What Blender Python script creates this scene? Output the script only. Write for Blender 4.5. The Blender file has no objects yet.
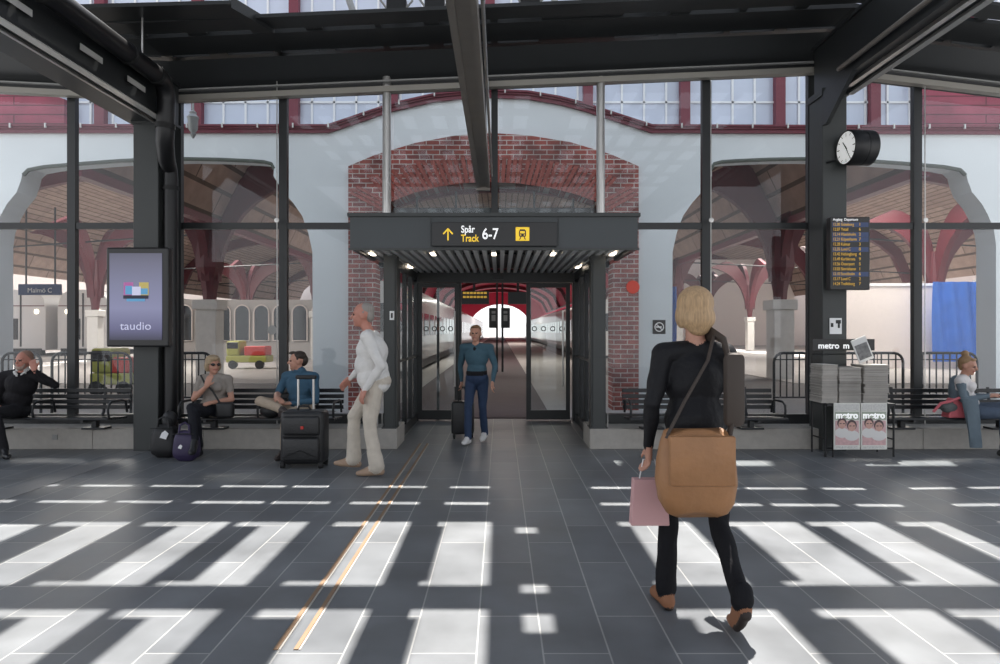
import bpy, bmesh, math, random
import numpy as np
from mathutils import Vector, Matrix, Euler
from mathutils.geometry import tessellate_polygon
random.seed(7)
SC = bpy.context.scene
COL = SC.collection
F = 667.0; H = 1.45; HY = 330.0
def at(px, py, d): return Vector(((px-500)*d/F, d, H+(HY-py)*d/F))
def gx(px, d): return (px-500)*d/F
def gz(py, d): return H+(HY-py)*d/F
SUN_Y, SUN_X = 0.404, 0.112      # horizontal run per metre of height towards the sun

# ---------------------------------------------------------------- materials
def nt(m): return m.node_tree.nodes, m.node_tree.links
def mat(name, col, rough=.5, metal=0., var=.0, vscale=8., bump=.0, bscale=40., spec=.5, emit=None, es=1., coat=0.):
    m = bpy.data.materials.new(name); m.use_nodes = True
    n, l = nt(m); b = n['Principled BSDF']
    b.inputs['Base Color'].default_value = (*col, 1); b.inputs['Roughness'].default_value = rough
    b.inputs['Metallic'].default_value = metal; b.inputs['Specular IOR Level'].default_value = spec
    b.inputs['Coat Weight'].default_value = coat
    tc = n.new('ShaderNodeTexCoord')
    if var > 0:
        t = n.new('ShaderNodeTexNoise'); t.inputs['Scale'].default_value = vscale; t.inputs['Detail'].default_value = 5
        l.new(tc.outputs['Object'], t.inputs['Vector'])
        r = n.new('ShaderNodeMix'); r.data_type = 'RGBA'
        r.inputs[6].default_value = (*[c*(1-var) for c in col], 1); r.inputs[7].default_value = (*[min(1, c*(1+var)) for c in col], 1)
        l.new(t.outputs['Fac'], r.inputs[0]); l.new(r.outputs[2], b.inputs['Base Color'])
    if bump > 0:
        t = n.new('ShaderNodeTexNoise'); t.inputs['Scale'].default_value = bscale; t.inputs['Detail'].default_value = 3
        l.new(tc.outputs['Object'], t.inputs['Vector'])
        u = n.new('ShaderNodeBump'); u.inputs['Strength'].default_value = bump; u.inputs['Distance'].default_value = .02
        l.new(t.outputs['Fac'], u.inputs['Height']); l.new(u.outputs['Normal'], b.inputs['Normal'])
    if emit:
        b.inputs['Emission Color'].default_value = (*emit, 1); b.inputs['Emission Strength'].default_value = es
    return m
def mapped(m, axes, scale=(1, 1, 1), loc=(0, 0, 0)):
    """vector built from the object coordinates in the given axis order"""
    n, l = nt(m)
    g = n.new('ShaderNodeNewGeometry'); s = n.new('ShaderNodeSeparateXYZ'); c = n.new('ShaderNodeCombineXYZ')
    l.new(g.outputs['Position'], s.inputs[0])
    for i, a in enumerate(axes):
        if a in 'XYZ': l.new(s.outputs[a], c.inputs[i])
    mp = n.new('ShaderNodeMapping'); mp.inputs['Scale'].default_value = scale; mp.inputs['Location'].default_value = loc
    l.new(c.outputs[0], mp.inputs[0]); return mp.outputs[0]
def brick_mat(name, c1, c2, mortar, axes, bw, bh, ms, rough=.6, off=.5, loc=(0, 0, 0), bump=.3, var=.25, rvar=0., spec=.5):
    m = mat(name, c1, rough, spec=spec); n, l = nt(m); b = n['Principled BSDF']
    v = mapped(m, axes, loc=loc)
    t = n.new('ShaderNodeTexBrick'); l.new(v, t.inputs['Vector'])
    t.offset = off
    t.inputs['Color1'].default_value = (*c1, 1); t.inputs['Color2'].default_value = (*c2, 1); t.inputs['Mortar'].default_value = (*mortar, 1)
    t.inputs['Scale'].default_value = 1; t.inputs['Mortar Size'].default_value = ms; t.inputs['Brick Width'].default_value = bw; t.inputs['Row Height'].default_value = bh
    t.inputs['Mortar Smooth'].default_value = .2
    nz = n.new('ShaderNodeTexNoise'); nz.inputs['Scale'].default_value = 2.3; nz.inputs['Detail'].default_value = 8; l.new(v, nz.inputs['Vector'])
    mr = n.new('ShaderNodeMapRange'); mr.inputs[1].default_value = .3; mr.inputs[2].default_value = .7; mr.inputs[3].default_value = 1-var; mr.inputs[4].default_value = 1+var
    l.new(nz.outputs['Fac'], mr.inputs[0])
    mx = n.new('ShaderNodeMix'); mx.data_type = 'RGBA'; mx.blend_type = 'MULTIPLY'; mx.inputs[0].default_value = 1
    l.new(t.outputs['Color'], mx.inputs[6]); l.new(mr.outputs[0], mx.inputs[7]); l.new(mx.outputs[2], b.inputs['Base Color'])
    bp = n.new('ShaderNodeBump'); bp.inputs['Strength'].default_value = bump; bp.inputs['Distance'].default_value = .004; bp.invert = True
    l.new(t.outputs['Fac'], bp.inputs['Height']); l.new(bp.outputs['Normal'], b.inputs['Normal'])
    if rvar:
        r2 = n.new('ShaderNodeMapRange'); r2.inputs[3].default_value = rough-rvar; r2.inputs[4].default_value = rough+rvar
        l.new(nz.outputs['Fac'], r2.inputs[0]); l.new(r2.outputs[0], b.inputs['Roughness'])
    return m
def glass_mat(name, tint, refl=1.0, haze=0.0, hazecol=(.8, .85, .88)):
    m = bpy.data.materials.new(name); m.use_nodes = True; n, l = nt(m); n.clear()
    o = n.new('ShaderNodeOutputMaterial'); t = n.new('ShaderNodeBsdfTransparent'); t.inputs[0].default_value = (*tint, 1)
    g = n.new('ShaderNodeBsdfGlossy'); g.inputs['Roughness'].default_value = .01; g.inputs[0].default_value = (.95, .97, 1, 1)
    f = n.new('ShaderNodeFresnel'); f.inputs[0].default_value = 1.5
    mu = n.new('ShaderNodeMath'); mu.operation = 'MULTIPLY'; mu.inputs[1].default_value = refl; mu.use_clamp = True
    l.new(f.outputs[0], mu.inputs[0])
    x = n.new('ShaderNodeMixShader'); l.new(mu.outputs[0], x.inputs[0]); l.new(t.outputs[0], x.inputs[1]); l.new(g.outputs[0], x.inputs[2])
    out = x.outputs[0]
    if haze:
        d = n.new('ShaderNodeBsdfDiffuse'); d.inputs[0].default_value = (*hazecol, 1)  # veil of glass reflections put in as patchy diffuse colour
        tx = mapped(m, 'XZY', scale=(.5, 1.6, 1)); nz = n.new('ShaderNodeTexNoise'); nz.inputs['Scale'].default_value = 1.6; nz.inputs['Detail'].default_value = 4
        l.new(tx, nz.inputs['Vector'])
        r = n.new('ShaderNodeMapRange'); r.inputs[1].default_value = .35; r.inputs[2].default_value = .75; r.inputs[3].default_value = haze*.3; r.inputs[4].default_value = haze*1.6
        l.new(nz.outputs['Fac'], r.inputs[0])
        y = n.new('ShaderNodeMixShader'); l.new(r.outputs[0], y.inputs[0]); l.new(out, y.inputs[1]); l.new(d.outputs[0], y.inputs[2]); out = y.outputs[0]
    l.new(out, o.inputs[0]); return m

M = {}
M['floor'] = brick_mat('slate_floor', (.135, .143, .152), (.175, .183, .19), (.33, .33, .32), 'YXZ', .78, .2985, .0045, rough=.42, loc=(.13, .105, 0), bump=.25, var=.22, rvar=.12, spec=.45)
M['floor_band'] = mat('pale_slate_band', (.2, .2, .2), .45, var=.15, vscale=4)
M['steel'] = mat('charcoal_painted_steel', (.022, .024, .025), .38, var=.15, vscale=3, bump=.03)
M['steel2'] = mat('dark_grey_painted_steel', (.042, .046, .045), .45, var=.12, vscale=3, bump=.03)
M['black'] = mat('black_metal', (.008, .008, .009), .4)
M['bench'] = mat('bench_black_slats', (.014, .015, .017), .35, var=.2)
M['alu'] = mat('brushed_aluminium', (.55, .54, .52), .32, metal=.9, var=.1)
M['alu_dull'] = mat('dull_aluminium', (.32, .32, .31), .5, metal=.3, var=.12)
M['slat'] = mat('soffit_slat', (.85, .85, .83), .45, var=.08)
M['rail'] = mat('beige_metal_rail', (.36, .34, .3), .4, metal=.2)
M['bronze'] = mat('bronze_grey_profile', (.27, .245, .22), .4, metal=.5, var=.15)
M['canopy'] = mat('canopy_panel_grey', (.05, .058, .062), .4, var=.1, vscale=2)
M['plinth'] = mat('pale_granite_plinth', (.4, .375, .34), .6, var=.18, vscale=12, bump=.1)
M['white_wall'] = mat('pale_render_wall', (.76, .775, .775), .8, var=.07, vscale=1.2, bump=.05)
M['brick'] = brick_mat('old_red_brick', (.33, .075, .055), (.2, .05, .042), (.5, .42, .38), 'XZY', .24, .085, .009, rough=.85, bump=.5, var=.45)
M['brick_ring'] = mat('red_voussoir_brick', (.31, .075, .055), .85, var=.6, vscale=7, bump=.4)
M['maroon'] = mat('maroon_painted_metal', (.16, .018, .035), .45, var=.2)
M['maroon_dark'] = mat('dark_maroon_iron', (.1, .009, .016), .45, var=.25)
M['maroon_roof'] = brick_mat('maroon_sheet_roof', (.32, .05, .085), (.26, .04, .07), (.1, .015, .025), 'XZY', 9, .17, .012, rough=.45, bump=.5)
M['crimson'] = mat('crimson_glow_vault', (.42, .03, .06), .6, var=.25, emit=(.5, .03, .07), es=.12)  # faint glow put into the colour; vault and end wall are no lamps
M['pane'] = mat('pale_window_pane', (.56, .6, .7), .12, var=.18, vscale=.8)
M['white_bar'] = mat('white_glazing_bar', (.8, .8, .8), .5)
M['wood'] = brick_mat('tan_board_ceiling', (.46, .33, .27), (.38, .26, .21), (.12, .08, .06), 'YXZ', 3.5, .32, .03, rough=.7, bump=.2, var=.15)
M['stone'] = mat('pale_stone', (.68, .66, .63), .7, var=.12)
M['asphalt'] = mat('mauve_asphalt_platform', (.085, .058, .062), .7, var=.2, vscale=3)
M['concrete'] = mat('pale_concrete', (.44, .41, .39), .7, var=.15, vscale=.8)
M['ground'] = mat('grey_paving', (.2, .185, .18), .8, var=.2, vscale=.7)
M['track'] = mat('ballast_bed', (.1, .085, .08), .9, var=.4, vscale=9)
M['cream'] = mat('cream_hoarding', (.78, .7, .66), .7, var=.06)
M['train'] = mat('white_train_paint', (.72, .71, .7), .25, var=.05, coat=.3)
M['dark_glass'] = mat('dark_window_glass', (.02, .022, .028), .08)
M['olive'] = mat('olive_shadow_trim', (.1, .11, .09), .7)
M['blue'] = mat('blue_tarpaulin', (.03, .14, .55), .5, var=.3, vscale=2, bump=.3, bscale=5)
M['yellow'] = mat('signal_yellow', (.75, .58, .05), .5, var=.2)
M['dull_yellow'] = mat('dull_yellow_green', (.4, .4, .08), .6)
M['red'] = mat('bright_red_paint', (.6, .04, .03), .4)
M['red_sticker'] = mat('red_translucent_sticker', (.75, .08, .05), .5)
M['sign_black'] = mat('sign_black', (.01, .01, .011), .3)
M['white'] = mat('white_paint', (.85, .85, .85), .5)
M['ink_white'] = mat('white_lit_lettering', (.9, .9, .9), .5, emit=(1, 1, 1), es=.5)
M['ink_yellow'] = mat('yellow_lit_lettering', (.9, .62, .05), .5, emit=(1, .62, .03), es=.45)
M['amber'] = mat('amber_display_dots', (.6, .35, .05), .5, emit=(1, .6, .08), es=.3)
M['lamp'] = mat('warm_lamp', (1, .85, .65), .5, emit=(1, .86, .68), es=6)
M['lum_tube'] = mat('reflector_strip', (.75, .74, .7), .3, metal=.4)
M['brass'] = mat('brass_tactile_rail', (.27, .17, .1), .55, metal=.1, var=.2)
M['tac_white'] = mat('cream_tactile_edge', (.42, .39, .35), .6)
M['rubber'] = mat('black_rubber', (.012, .012, .012), .7)
M['dial'] = mat('clock_dial', (.85, .85, .83), .4, emit=(1, 1, .97), es=.35)
M['paper'] = brick_mat('newspaper_edges', (.62, .58, .53), (.42, .39, .36), (.2, .19, .17), 'XZY', 3, .011, .0022, rough=.85, bump=.4, var=.25)
M['print'] = mat('printed_page', (.62, .61, .58), .7, var=.5, vscale=70)
M['skin'] = mat('skin', (.52, .27, .19), .5, var=.08, vscale=20)
M['skin_red'] = mat('ruddy_skin', (.5, .22, .16), .5, var=.1, vscale=20)
M['sole'] = mat('dark_rubber_sole', (.03, .02, .016), .7)
M['lip'] = mat('lips', (.36, .1, .09), .5)
M['eye'] = mat('eye_dark', (.03, .022, .02), .2)

G_WALL = glass_mat('curtain_wall_glass', (.93, .965, .965), 1.0, haze=.03)
G_DOOR = glass_mat('door_glass', (.82, .9, .89), 1.6, haze=.05)
G_FAR = glass_mat('vestibule_glass', (.88, .94, .93), 1.1, haze=.03)

def screen_mat():
    m = mat('advert_screen', (.2, .2, .3), .15, emit=(1, 1, 1), es=.62); n, l = nt(m); b = n['Principled BSDF']
    g = n.new('ShaderNodeTexCoord'); s = n.new('ShaderNodeSeparateXYZ'); l.new(g.outputs['Object'], s.inputs[0])
    mr = n.new('ShaderNodeMapRange'); mr.inputs[1].default_value = 0; mr.inputs[2].default_value = 1.05; l.new(s.outputs['Z'], mr.inputs[0])
    r = n.new('ShaderNodeValToRGB'); e = r.color_ramp.elements
    e[0].position = 0; e[0].color = (.03, .03, .07, 1); e[1].position = 1; e[1].color = (.12, .12, .17, 1)
    for p, c in ((.12, (.16, .16, .32)), (.35, (.33, .34, .56)), (.62, (.27, .28, .44)), (.85, (.2, .2, .3))):
        k = e.new(p); k.color = (*c, 1)
    l.new(mr.outputs[0], r.inputs[0]); l.new(r.outputs[0], b.inputs['Emission Color']); b.inputs['Base Color'].default_value = (.02, .02, .03, 1)
    return m
M['screen'] = screen_mat()

# ---------------------------------------------------------------- mesh builder
WL = {}
def wloc(o):
    v = Vector((0, 0, 0))
    while o is not None: v += o.location; o = o.parent
    return v
class MB:
    def __init__(s): s.v = []; s.f = []; s.m = []; s.mi = 0; s.c = []
    def add(s, vs, fs, M4=None):
        k = len(s.v); s.c.append((len(s.v), len(s.f)))
        s.v += [tuple(M4 @ Vector(p)) if M4 is not None else tuple(p) for p in vs]
        s.f += [tuple(i+k for i in f) for f in fs]; s.m += [s.mi]*len(fs); return s
    def box(s, x0, x1, y0, y1, z0, z1, M4=None):
        vs = [(x, y, z) for z in (z0, z1) for y in (y0, y1) for x in (x0, x1)]
        return s.add(vs, [(0, 2, 3, 1), (4, 5, 7, 6), (0, 1, 5, 4), (2, 6, 7, 3), (0, 4, 6, 2), (1, 3, 7, 5)], M4)
    def bbox(s, x0, x1, y0, y1, z0, z1, r=.01, seg=3, M4=None):
        """rounded box"""
        bm = bmesh.new(); bmesh.ops.create_cube(bm, size=1)
        for v in bm.verts: v.co = Vector(((x0+x1)/2+v.co.x*(x1-x0), (y0+y1)/2+v.co.y*(y1-y0), (z0+z1)/2+v.co.z*(z1-z0)))
        bmesh.ops.bevel(bm, geom=bm.edges[:], offset=r, segments=seg, profile=.5, affect='EDGES', clamp_overlap=True)
        bm.verts.index_update()
        s.add([v.co[:] for v in bm.verts], [[v.index for v in f.verts] for f in bm.faces], M4); bm.free(); return s
    def tube(s, pts, r, seg=10, cap=True, flat=1.):
        pts = [Vector(p) for p in pts]; rs = r if isinstance(r, (list, tuple)) else [r]*len(pts)
        vs = []; fs = []; ref = None
        for i, p in enumerate(pts):
            a = pts[min(i+1, len(pts)-1)]-pts[max(i-1, 0)]; a.normalize()
            if ref is None: ref = Vector((0, 0, 1)) if abs(a.z) < .9 else Vector((1, 0, 0))
            u = a.cross(ref); u.normalize(); w = u.cross(a); w.normalize(); ref = w
            for k in range(seg):
                t = 2*math.pi*k/seg; vs.append(p+u*math.cos(t)*rs[i]+w*math.sin(t)*rs[i]*flat)
        for i in range(len(pts)-1):
            for k in range(seg): fs.append((i*seg+k, i*seg+(k+1) % seg, (i+1)*seg+(k+1) % seg, (i+1)*seg+k))
        if cap: fs += [tuple(range(seg))[::-1], tuple(range((len(pts)-1)*seg, len(pts)*seg))]
        return s.add(vs, fs)
    def lathe(s, prof, c=(0, 0, 0), seg=20, M4=None):
        vs = []; fs = []
        for r, z in prof:
            for k in range(seg): t = 2*math.pi*k/seg; vs.append((c[0]+r*math.cos(t), c[1]+r*math.sin(t), c[2]+z))
        for i in range(len(prof)-1):
            for k in range(seg): fs.append((i*seg+k, i*seg+(k+1) % seg, (i+1)*seg+(k+1) % seg, (i+1)*seg+k))
        fs += [tuple(range(seg))[::-1], tuple(range((len(prof)-1)*seg, len(prof)*seg))]
        return s.add(vs, fs, M4)
    def prism(s, poly, y0, y1, plane='XZ', M4=None):
        n = len(poly); tri = tessellate_polygon([[Vector((p[0], p[1], 0)) for p in poly]])
        def q(p, d): return (p[0], d, p[1]) if plane == 'XZ' else ((d, p[0], p[1]) if plane == 'YZ' else (p[0], p[1], d))
        vs = [q(p, y0) for p in poly]+[q(p, y1) for p in poly]
        fs = [tuple(t) for t in tri]+[tuple(i+n for i in t[::-1]) for t in tri]+[(i, (i+1) % n, (i+1) % n+n, i+n) for i in range(n)]
        return s.add(vs, fs, M4)
    def ellip(s, c, r, seg=16, rings=10, M4=None):
        vs = [(c[0], c[1], c[2]-r[2])]; fs = []
        for i in range(1, rings):
            a = -math.pi/2+math.pi*i/rings
            for k in range(seg): t = 2*math.pi*k/seg; vs.append((c[0]+r[0]*math.cos(a)*math.cos(t), c[1]+r[1]*math.cos(a)*math.sin(t), c[2]+r[2]*math.sin(a)))
        vs.append((c[0], c[1], c[2]+r[2]))
        for k in range(seg):
            fs.append((0, 1+(k+1) % seg, 1+k)); L = 1+(rings-2)*seg; fs.append((L+k, L+(k+1) % seg, len(vs)-1))
            for i in range(rings-2): a = 1+i*seg; fs.append((a+k, a+(k+1) % seg, a+seg+(k+1) % seg, a+seg+k))
        return s.add(vs, fs, M4)
    def build(s, name, m, parent=None, smooth=False, origin=None, bevel=0):
        me = bpy.data.meshes.new(name); V = [Vector(v) for v in s.v]
        if parent is not None: off = wloc(parent); loc = Vector((0, 0, 0))
        else:
            if origin is None:
                xs = [v.x for v in V]; ys = [v.y for v in V]; zs = [v.z for v in V]
                origin = ((min(xs)+max(xs))/2, (min(ys)+max(ys))/2, min(zs))
            off = Vector(origin); loc = off
        me.from_pydata([tuple(v-off) for v in V], [], s.f)
        ms = m if isinstance(m, (list, tuple)) else [m]
        for x in ms: me.materials.append(M[x] if isinstance(x, str) else x)
        me.polygons.foreach_set('material_index', s.m)
        bm = bmesh.new(); bm.from_mesh(me); bmesh.ops.recalc_face_normals(bm, faces=bm.faces[:])
        if smooth:
            for f in bm.faces: f.smooth = True
            for e in bm.edges:
                if len(e.link_faces) == 2 and e.calc_face_angle(0) > .7: e.smooth = False
        bm.to_mesh(me); bm.free()
        o = bpy.data.objects.new(name, me); COL.objects.link(o); o.location = loc
        if parent is not None: o.parent = parent
        if bevel:
            b = o.modifiers.new('bevel', 'BEVEL'); b.width = bevel; b.segments = 2; b.limit_method = 'ANGLE'
        return o
def each(mb, name, m, parent, smooth=False):
    out = []
    for i, (v0, f0) in enumerate(mb.c):
        v1, f1 = mb.c[i+1] if i+1 < len(mb.c) else (len(mb.v), len(mb.f))
        q = MB(); q.add(mb.v[v0:v1], [tuple(j-v0 for j in f) for f in mb.f[f0:f1]]); out.append(q.build(name, m, parent, smooth))
    return out
def tag(o, label, cat, group=None, kind=None):
    o['label'] = label; o['category'] = cat
    if group: o['group'] = group
    if kind: o['kind'] = kind
    return o
def thing(name, label, cat, loc=(0, 0, 0), rz=0, group=None):
    o = bpy.data.objects.new(name, None); COL.objects.link(o); o.location = loc; o.rotation_euler = (0, 0, rz)
    o.empty_display_size = .1
    return tag(o, label, cat, group)
def struct(o):
    o['kind'] = 'structure'; return o
def dup(o, loc, rz=None, label=None, parent=None):
    c = o.copy(); COL.objects.link(c)
    if parent is not None: c.parent = parent
    else:
        c.location = loc
        if rz is not None: c.rotation_euler = (0, 0, rz)
        if label: c['label'] = label
    for ch in [x for x in bpy.data.objects if x.parent == o]: dup(ch, None, parent=c)
    return c
def text(name, body, loc, size, m, parent=None, rot=(math.pi/2, 0, 0), align='LEFT', sx=1., ext=.001, bold=0.):
    c = bpy.data.curves.new(name, 'FONT'); c.body = body; c.size = size; c.extrude = ext; c.align_x = align; c.offset = bold
    c.materials.append(M[m] if isinstance(m, str) else m)
    o = bpy.data.objects.new(name, c); COL.objects.link(o)
    me = bpy.data.meshes.new_from_object(o.evaluated_get(bpy.context.evaluated_depsgraph_get())); bpy.data.objects.remove(o); bpy.data.curves.remove(c)
    o = bpy.data.objects.new(name, me); COL.objects.link(o); o.rotation_euler = rot; o.scale = (sx, 1, 1)
    if parent is not None: o.parent = parent; o.location = Vector(loc)-wloc(parent)
    else: o.location = loc
    return o

# ---------------------------------------------------------------- camera, sun, sky
cam = bpy.data.cameras.new('camera'); co = bpy.data.objects.new('camera', cam); COL.objects.link(co)
co.location = (0, 0, H); co.rotation_euler = (math.pi/2, 0, 0); cam.lens = F/1000*36; cam.sensor_width = 36; cam.clip_end = 600
cam.shift_y = -(332-HY)/1000
SC.camera = co
sl = bpy.data.lights.new('sun', 'SUN'); sl.energy = 13; sl.angle = math.radians(.45); sl.color = (1, .955, .9)
so = bpy.data.objects.new('sun', sl); COL.objects.link(so); so.location = (0, 20, 30)
so.rotation_euler = Vector((-SUN_X, -SUN_Y, -1)).to_track_quat('-Z', 'Y').to_euler()
w = bpy.data.worlds.new('sky'); SC.world = w; w.use_nodes = True; n, l = w.node_tree.nodes, w.node_tree.links
bg = n['Background']; tc = n.new('ShaderNodeTexCoord'); sp = n.new('ShaderNodeSeparateXYZ'); l.new(tc.outputs['Generated'], sp.inputs[0])
rp = n.new('ShaderNodeValToRGB'); l.new(sp.outputs['Z'], rp.inputs[0]); e = rp.color_ramp.elements
e[0].position = 0; e[0].color = (.93, .93, .94, 1); e[1].position = 1; e[1].color = (.52, .62, .8, 1)
k = e.new(.25); k.color = (.84, .88, .95, 1)
l.new(rp.outputs[0], bg.inputs[0]); bg.inputs[1].default_value = 1.55
SC.view_settings.view_transform = 'Standard'; SC.view_settings.look = 'None'; SC.view_settings.exposure = 0.0
SC.cycles.max_bounces = 7; SC.cycles.transparent_max_bounces = 24; SC.cycles.caustics_reflective = False; SC.cycles.caustics_refractive = False
SC.cycles.use_denoising = True
SC.cycles.sample_clamp_indirect = 4

# ---------------------------------------------------------------- floors and grounds
struct(MB().box(-9, 9, -9, 10.9, -.12, 0).build('floor', 'floor'))
struct(MB().box(-4.5, -4.22, 1, 8.05, 0, .003).build('trim_1', 'floor_band'))
mb = MB(); mb.box(-60, 60, 10.9, 150, -.3, -.01); g = struct(mb.build('ground', 'ground'))
struct(MB().box(-1.95, .85, 10.95, 128, -.01, .012).build('floor_platform', 'asphalt'))
struct(MB().box(.85, 3.4, 10.95, 128, -.01, .014).build('floor_platform_edge', 'concrete'))
struct(MB().box(-2.9, -1.95, 10.95, 128, -.01, .014).build('floor_platform_kerb', 'concrete'))
struct(MB().box(-24, -5.8, 18, 40, -.01, .012).build('floor_left_platform', 'concrete'))
struct(MB().box(8, 34, 18, 60, -.01, .012).build('floor_right_platform', 'concrete'))

# tactile guide: two ribs
t = thing('tactile_guide_strip', 'pair of thin brass guide ribs set in the slate floor leading to the entrance', 'guide strip', (-.97, 5.8, 0))
for x in (-1.017, -.925):
    r_ = MB().box(x-.011, x+.011, 3.02, 8.5, 0, .006).build('rib', 'brass', t, bevel=.002)
    MB().box(x+.013, x+.022, 3.02, 8.5, 0, .004).build('pale_edge', 'tac_white', r_)
# ---------------------------------------------------------------- plinths
DP = 8.1
for i, (x0, x1) in enumerate(((-9, -1.25), (1.09, 9))):
    mb = MB(); x = x0
    while x < x1-.01:
        e_ = min(x+1.35, x1) if i == 0 else min(x+1.35, x1)
        mb.bbox(x+.002, e_-.002, DP, 8.75, 0, .25, .006, 1); x = e_
    struct(mb.build('trim_%d' % (2+i), 'plinth'))
tag_s = MB().bbox(-5.43, -5.37, 8.085, 8.11, .12, .18, .003).build('wall_socket', 'alu_dull')
tag(tag_s, 'small square grey socket plate on the plinth under the left bench', 'socket')

# ---------------------------------------------------------------- curtain wall: mullions, transom, glass
DG = 8.6
MX = [-.07+1.359*k for k in range(-6, 7)]
tn = 4
def tr():
    global tn
    tn += 1; return 'trim_%d' % tn
for k, x in zip(range(-6, 7), MX):
    if k in (-1, 1):      # silver round posts above the canopy
        struct(MB().tube([(x-.01, DG-.12, 2.73), (x-.01, DG-.12, 4.66)], .055, 14).build(tr(), 'alu', smooth=True))
        continue
    w_ = .052 if k != 0 else .042
    z0 = .25 if k != 0 else 2.73
    struct(MB().box(x-w_, x+w_, DG-.04, DG+.04, z0, 4.85).build(tr(), 'steel'))
mb = MB(); mb.box(-8.3, -1.66, DG-.03, DG+.03, 2.75, 2.83); struct(mb.build(tr(), 'steel'))
mb = MB(); mb.box(1.53, 8.3, DG-.03, DG+.03, 2.75, 2.83); struct(mb.build(tr(), 'steel'))
mb = MB(); mb.box(-8.3, -1.38, DG-.05, DG+.08, .25, .37); struct(mb.build(tr(), 'steel'))
mb = MB(); mb.box(1.25, 8.3, DG-.05, DG+.08, .25, .37); struct(mb.build(tr(), 'steel'))
wn = 0
for k in range(len(MX)-1):
    a, b = MX[k]+.06, MX[k+1]-.06
    for z0, z1 in ((.37, 2.75), (2.83, 4.8)):
        if z0 < 1:
            if a > -1.4 and b < 1.3: continue
            if a < -1.38 < b: b2, a2 = -1.38, a
            elif a < 1.25 < b: a2, b2 = 1.25, b
            else: a2, b2 = a, b
        else: a2, b2 = a, b
        if b2-a2 < .05: continue
        wn += 1
        struct(MB().add([(a2, DG, z0), (b2, DG, z0), (b2, DG, z1), (a2, DG, z1)], [(0, 1, 2, 3)]).build('window_%d' % wn, G_WALL))
# thin tension rods with round glass clamps just behind the mullions
for px in (164, 277, 711, 925):
    x = gx(px, 8.45)
    o = thing('tension_rod', 'thin steel tension rod before the glass wall beside the ' + {164: 'advertising screen column', 277: 'mullion left of the canopy', 711: 'mullion right of the canopy', 925: 'far right mullion'}[px], 'tension rod', (x, 8.45, .25), group='tension rods of the glass wall')
    MB().tube([(x, 8.45, .25), (x, 8.45, 4.6)], .007, 6).build('rod', 'alu', o)
    MB().lathe([(.0, -.012), (.03, -.01), (.03, .01), (0, .012)], seg=12, M4=Matrix.Translation((x, 8.44, 2.84)) @ Matrix.Rotation(math.pi/2, 4, 'X')).build('clamp', 'alu', o, smooth=True)

# ---------------------------------------------------------------- main columns
CL = (-4.40, -4.10); CR = (3.87, 4.16)
def column(x0, x1, ztop, side, name):
    mb = MB(); mb.bbox(x0, x1, 8.0, 8.35, 0, ztop, .006, 1)
    mb.box(x0-.02, x1+.02, 7.98, 8.37, ztop-.1, ztop-.02)
    struct(mb.build(name, 'steel2'))
column(*CL, 4.02, 1, 'column_left'); column(*CR, 4.36, -1, 'column_right')

# ---------------------------------------------------------------- overhead dark band under the roof edge (tilted in each bay)
def zt(x):   # tilt of the band per bay
    if x < -4.1: return -.05*(x+4.1)-.09
    if x < 4.05: return -.09+(x+4.1)*.044
    return .27-(x-4.05)*.12
bays = [(-8.3, -4.1), (-4.1, 4.05), (4.05, 8.3)]
def slab(mb, x0, x1, y0, y1, z0, z1):
    a, b = zt(x0+1e-4), zt(x1-1e-4)
    vs = [(x0, y0, z0+a), (x1, y0, z0+b), (x0, y1, z0+a), (x1, y1, z0+b), (x0, y0, z1+a), (x1, y0, z1+b), (x0, y1, z1+a), (x1, y1, z1+b)]
    mb.add(vs, [(0, 2, 3, 1), (4, 5, 7, 6), (0, 1, 5, 4), (2, 6, 7, 3), (0, 4, 6, 2), (1, 3, 7, 5)])
ZB = 4.9
def rise(xf, z): return xf+SUN_X*z
S1 = [(-5.4, -4.72), (-4.58, -4.12), (-3.9, -3.33), (-3.24, -2.77), (-2.58, -1.98), (-1.91, -1.42), (-1.245, -.66), (-.576, -.074), (.86, 1.4), (1.63, 2.2), (2.28, 2.83), (2.98, 3.63), (3.66, 4.2), (4.33, 4.9), (5.0, 5.5)]
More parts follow.
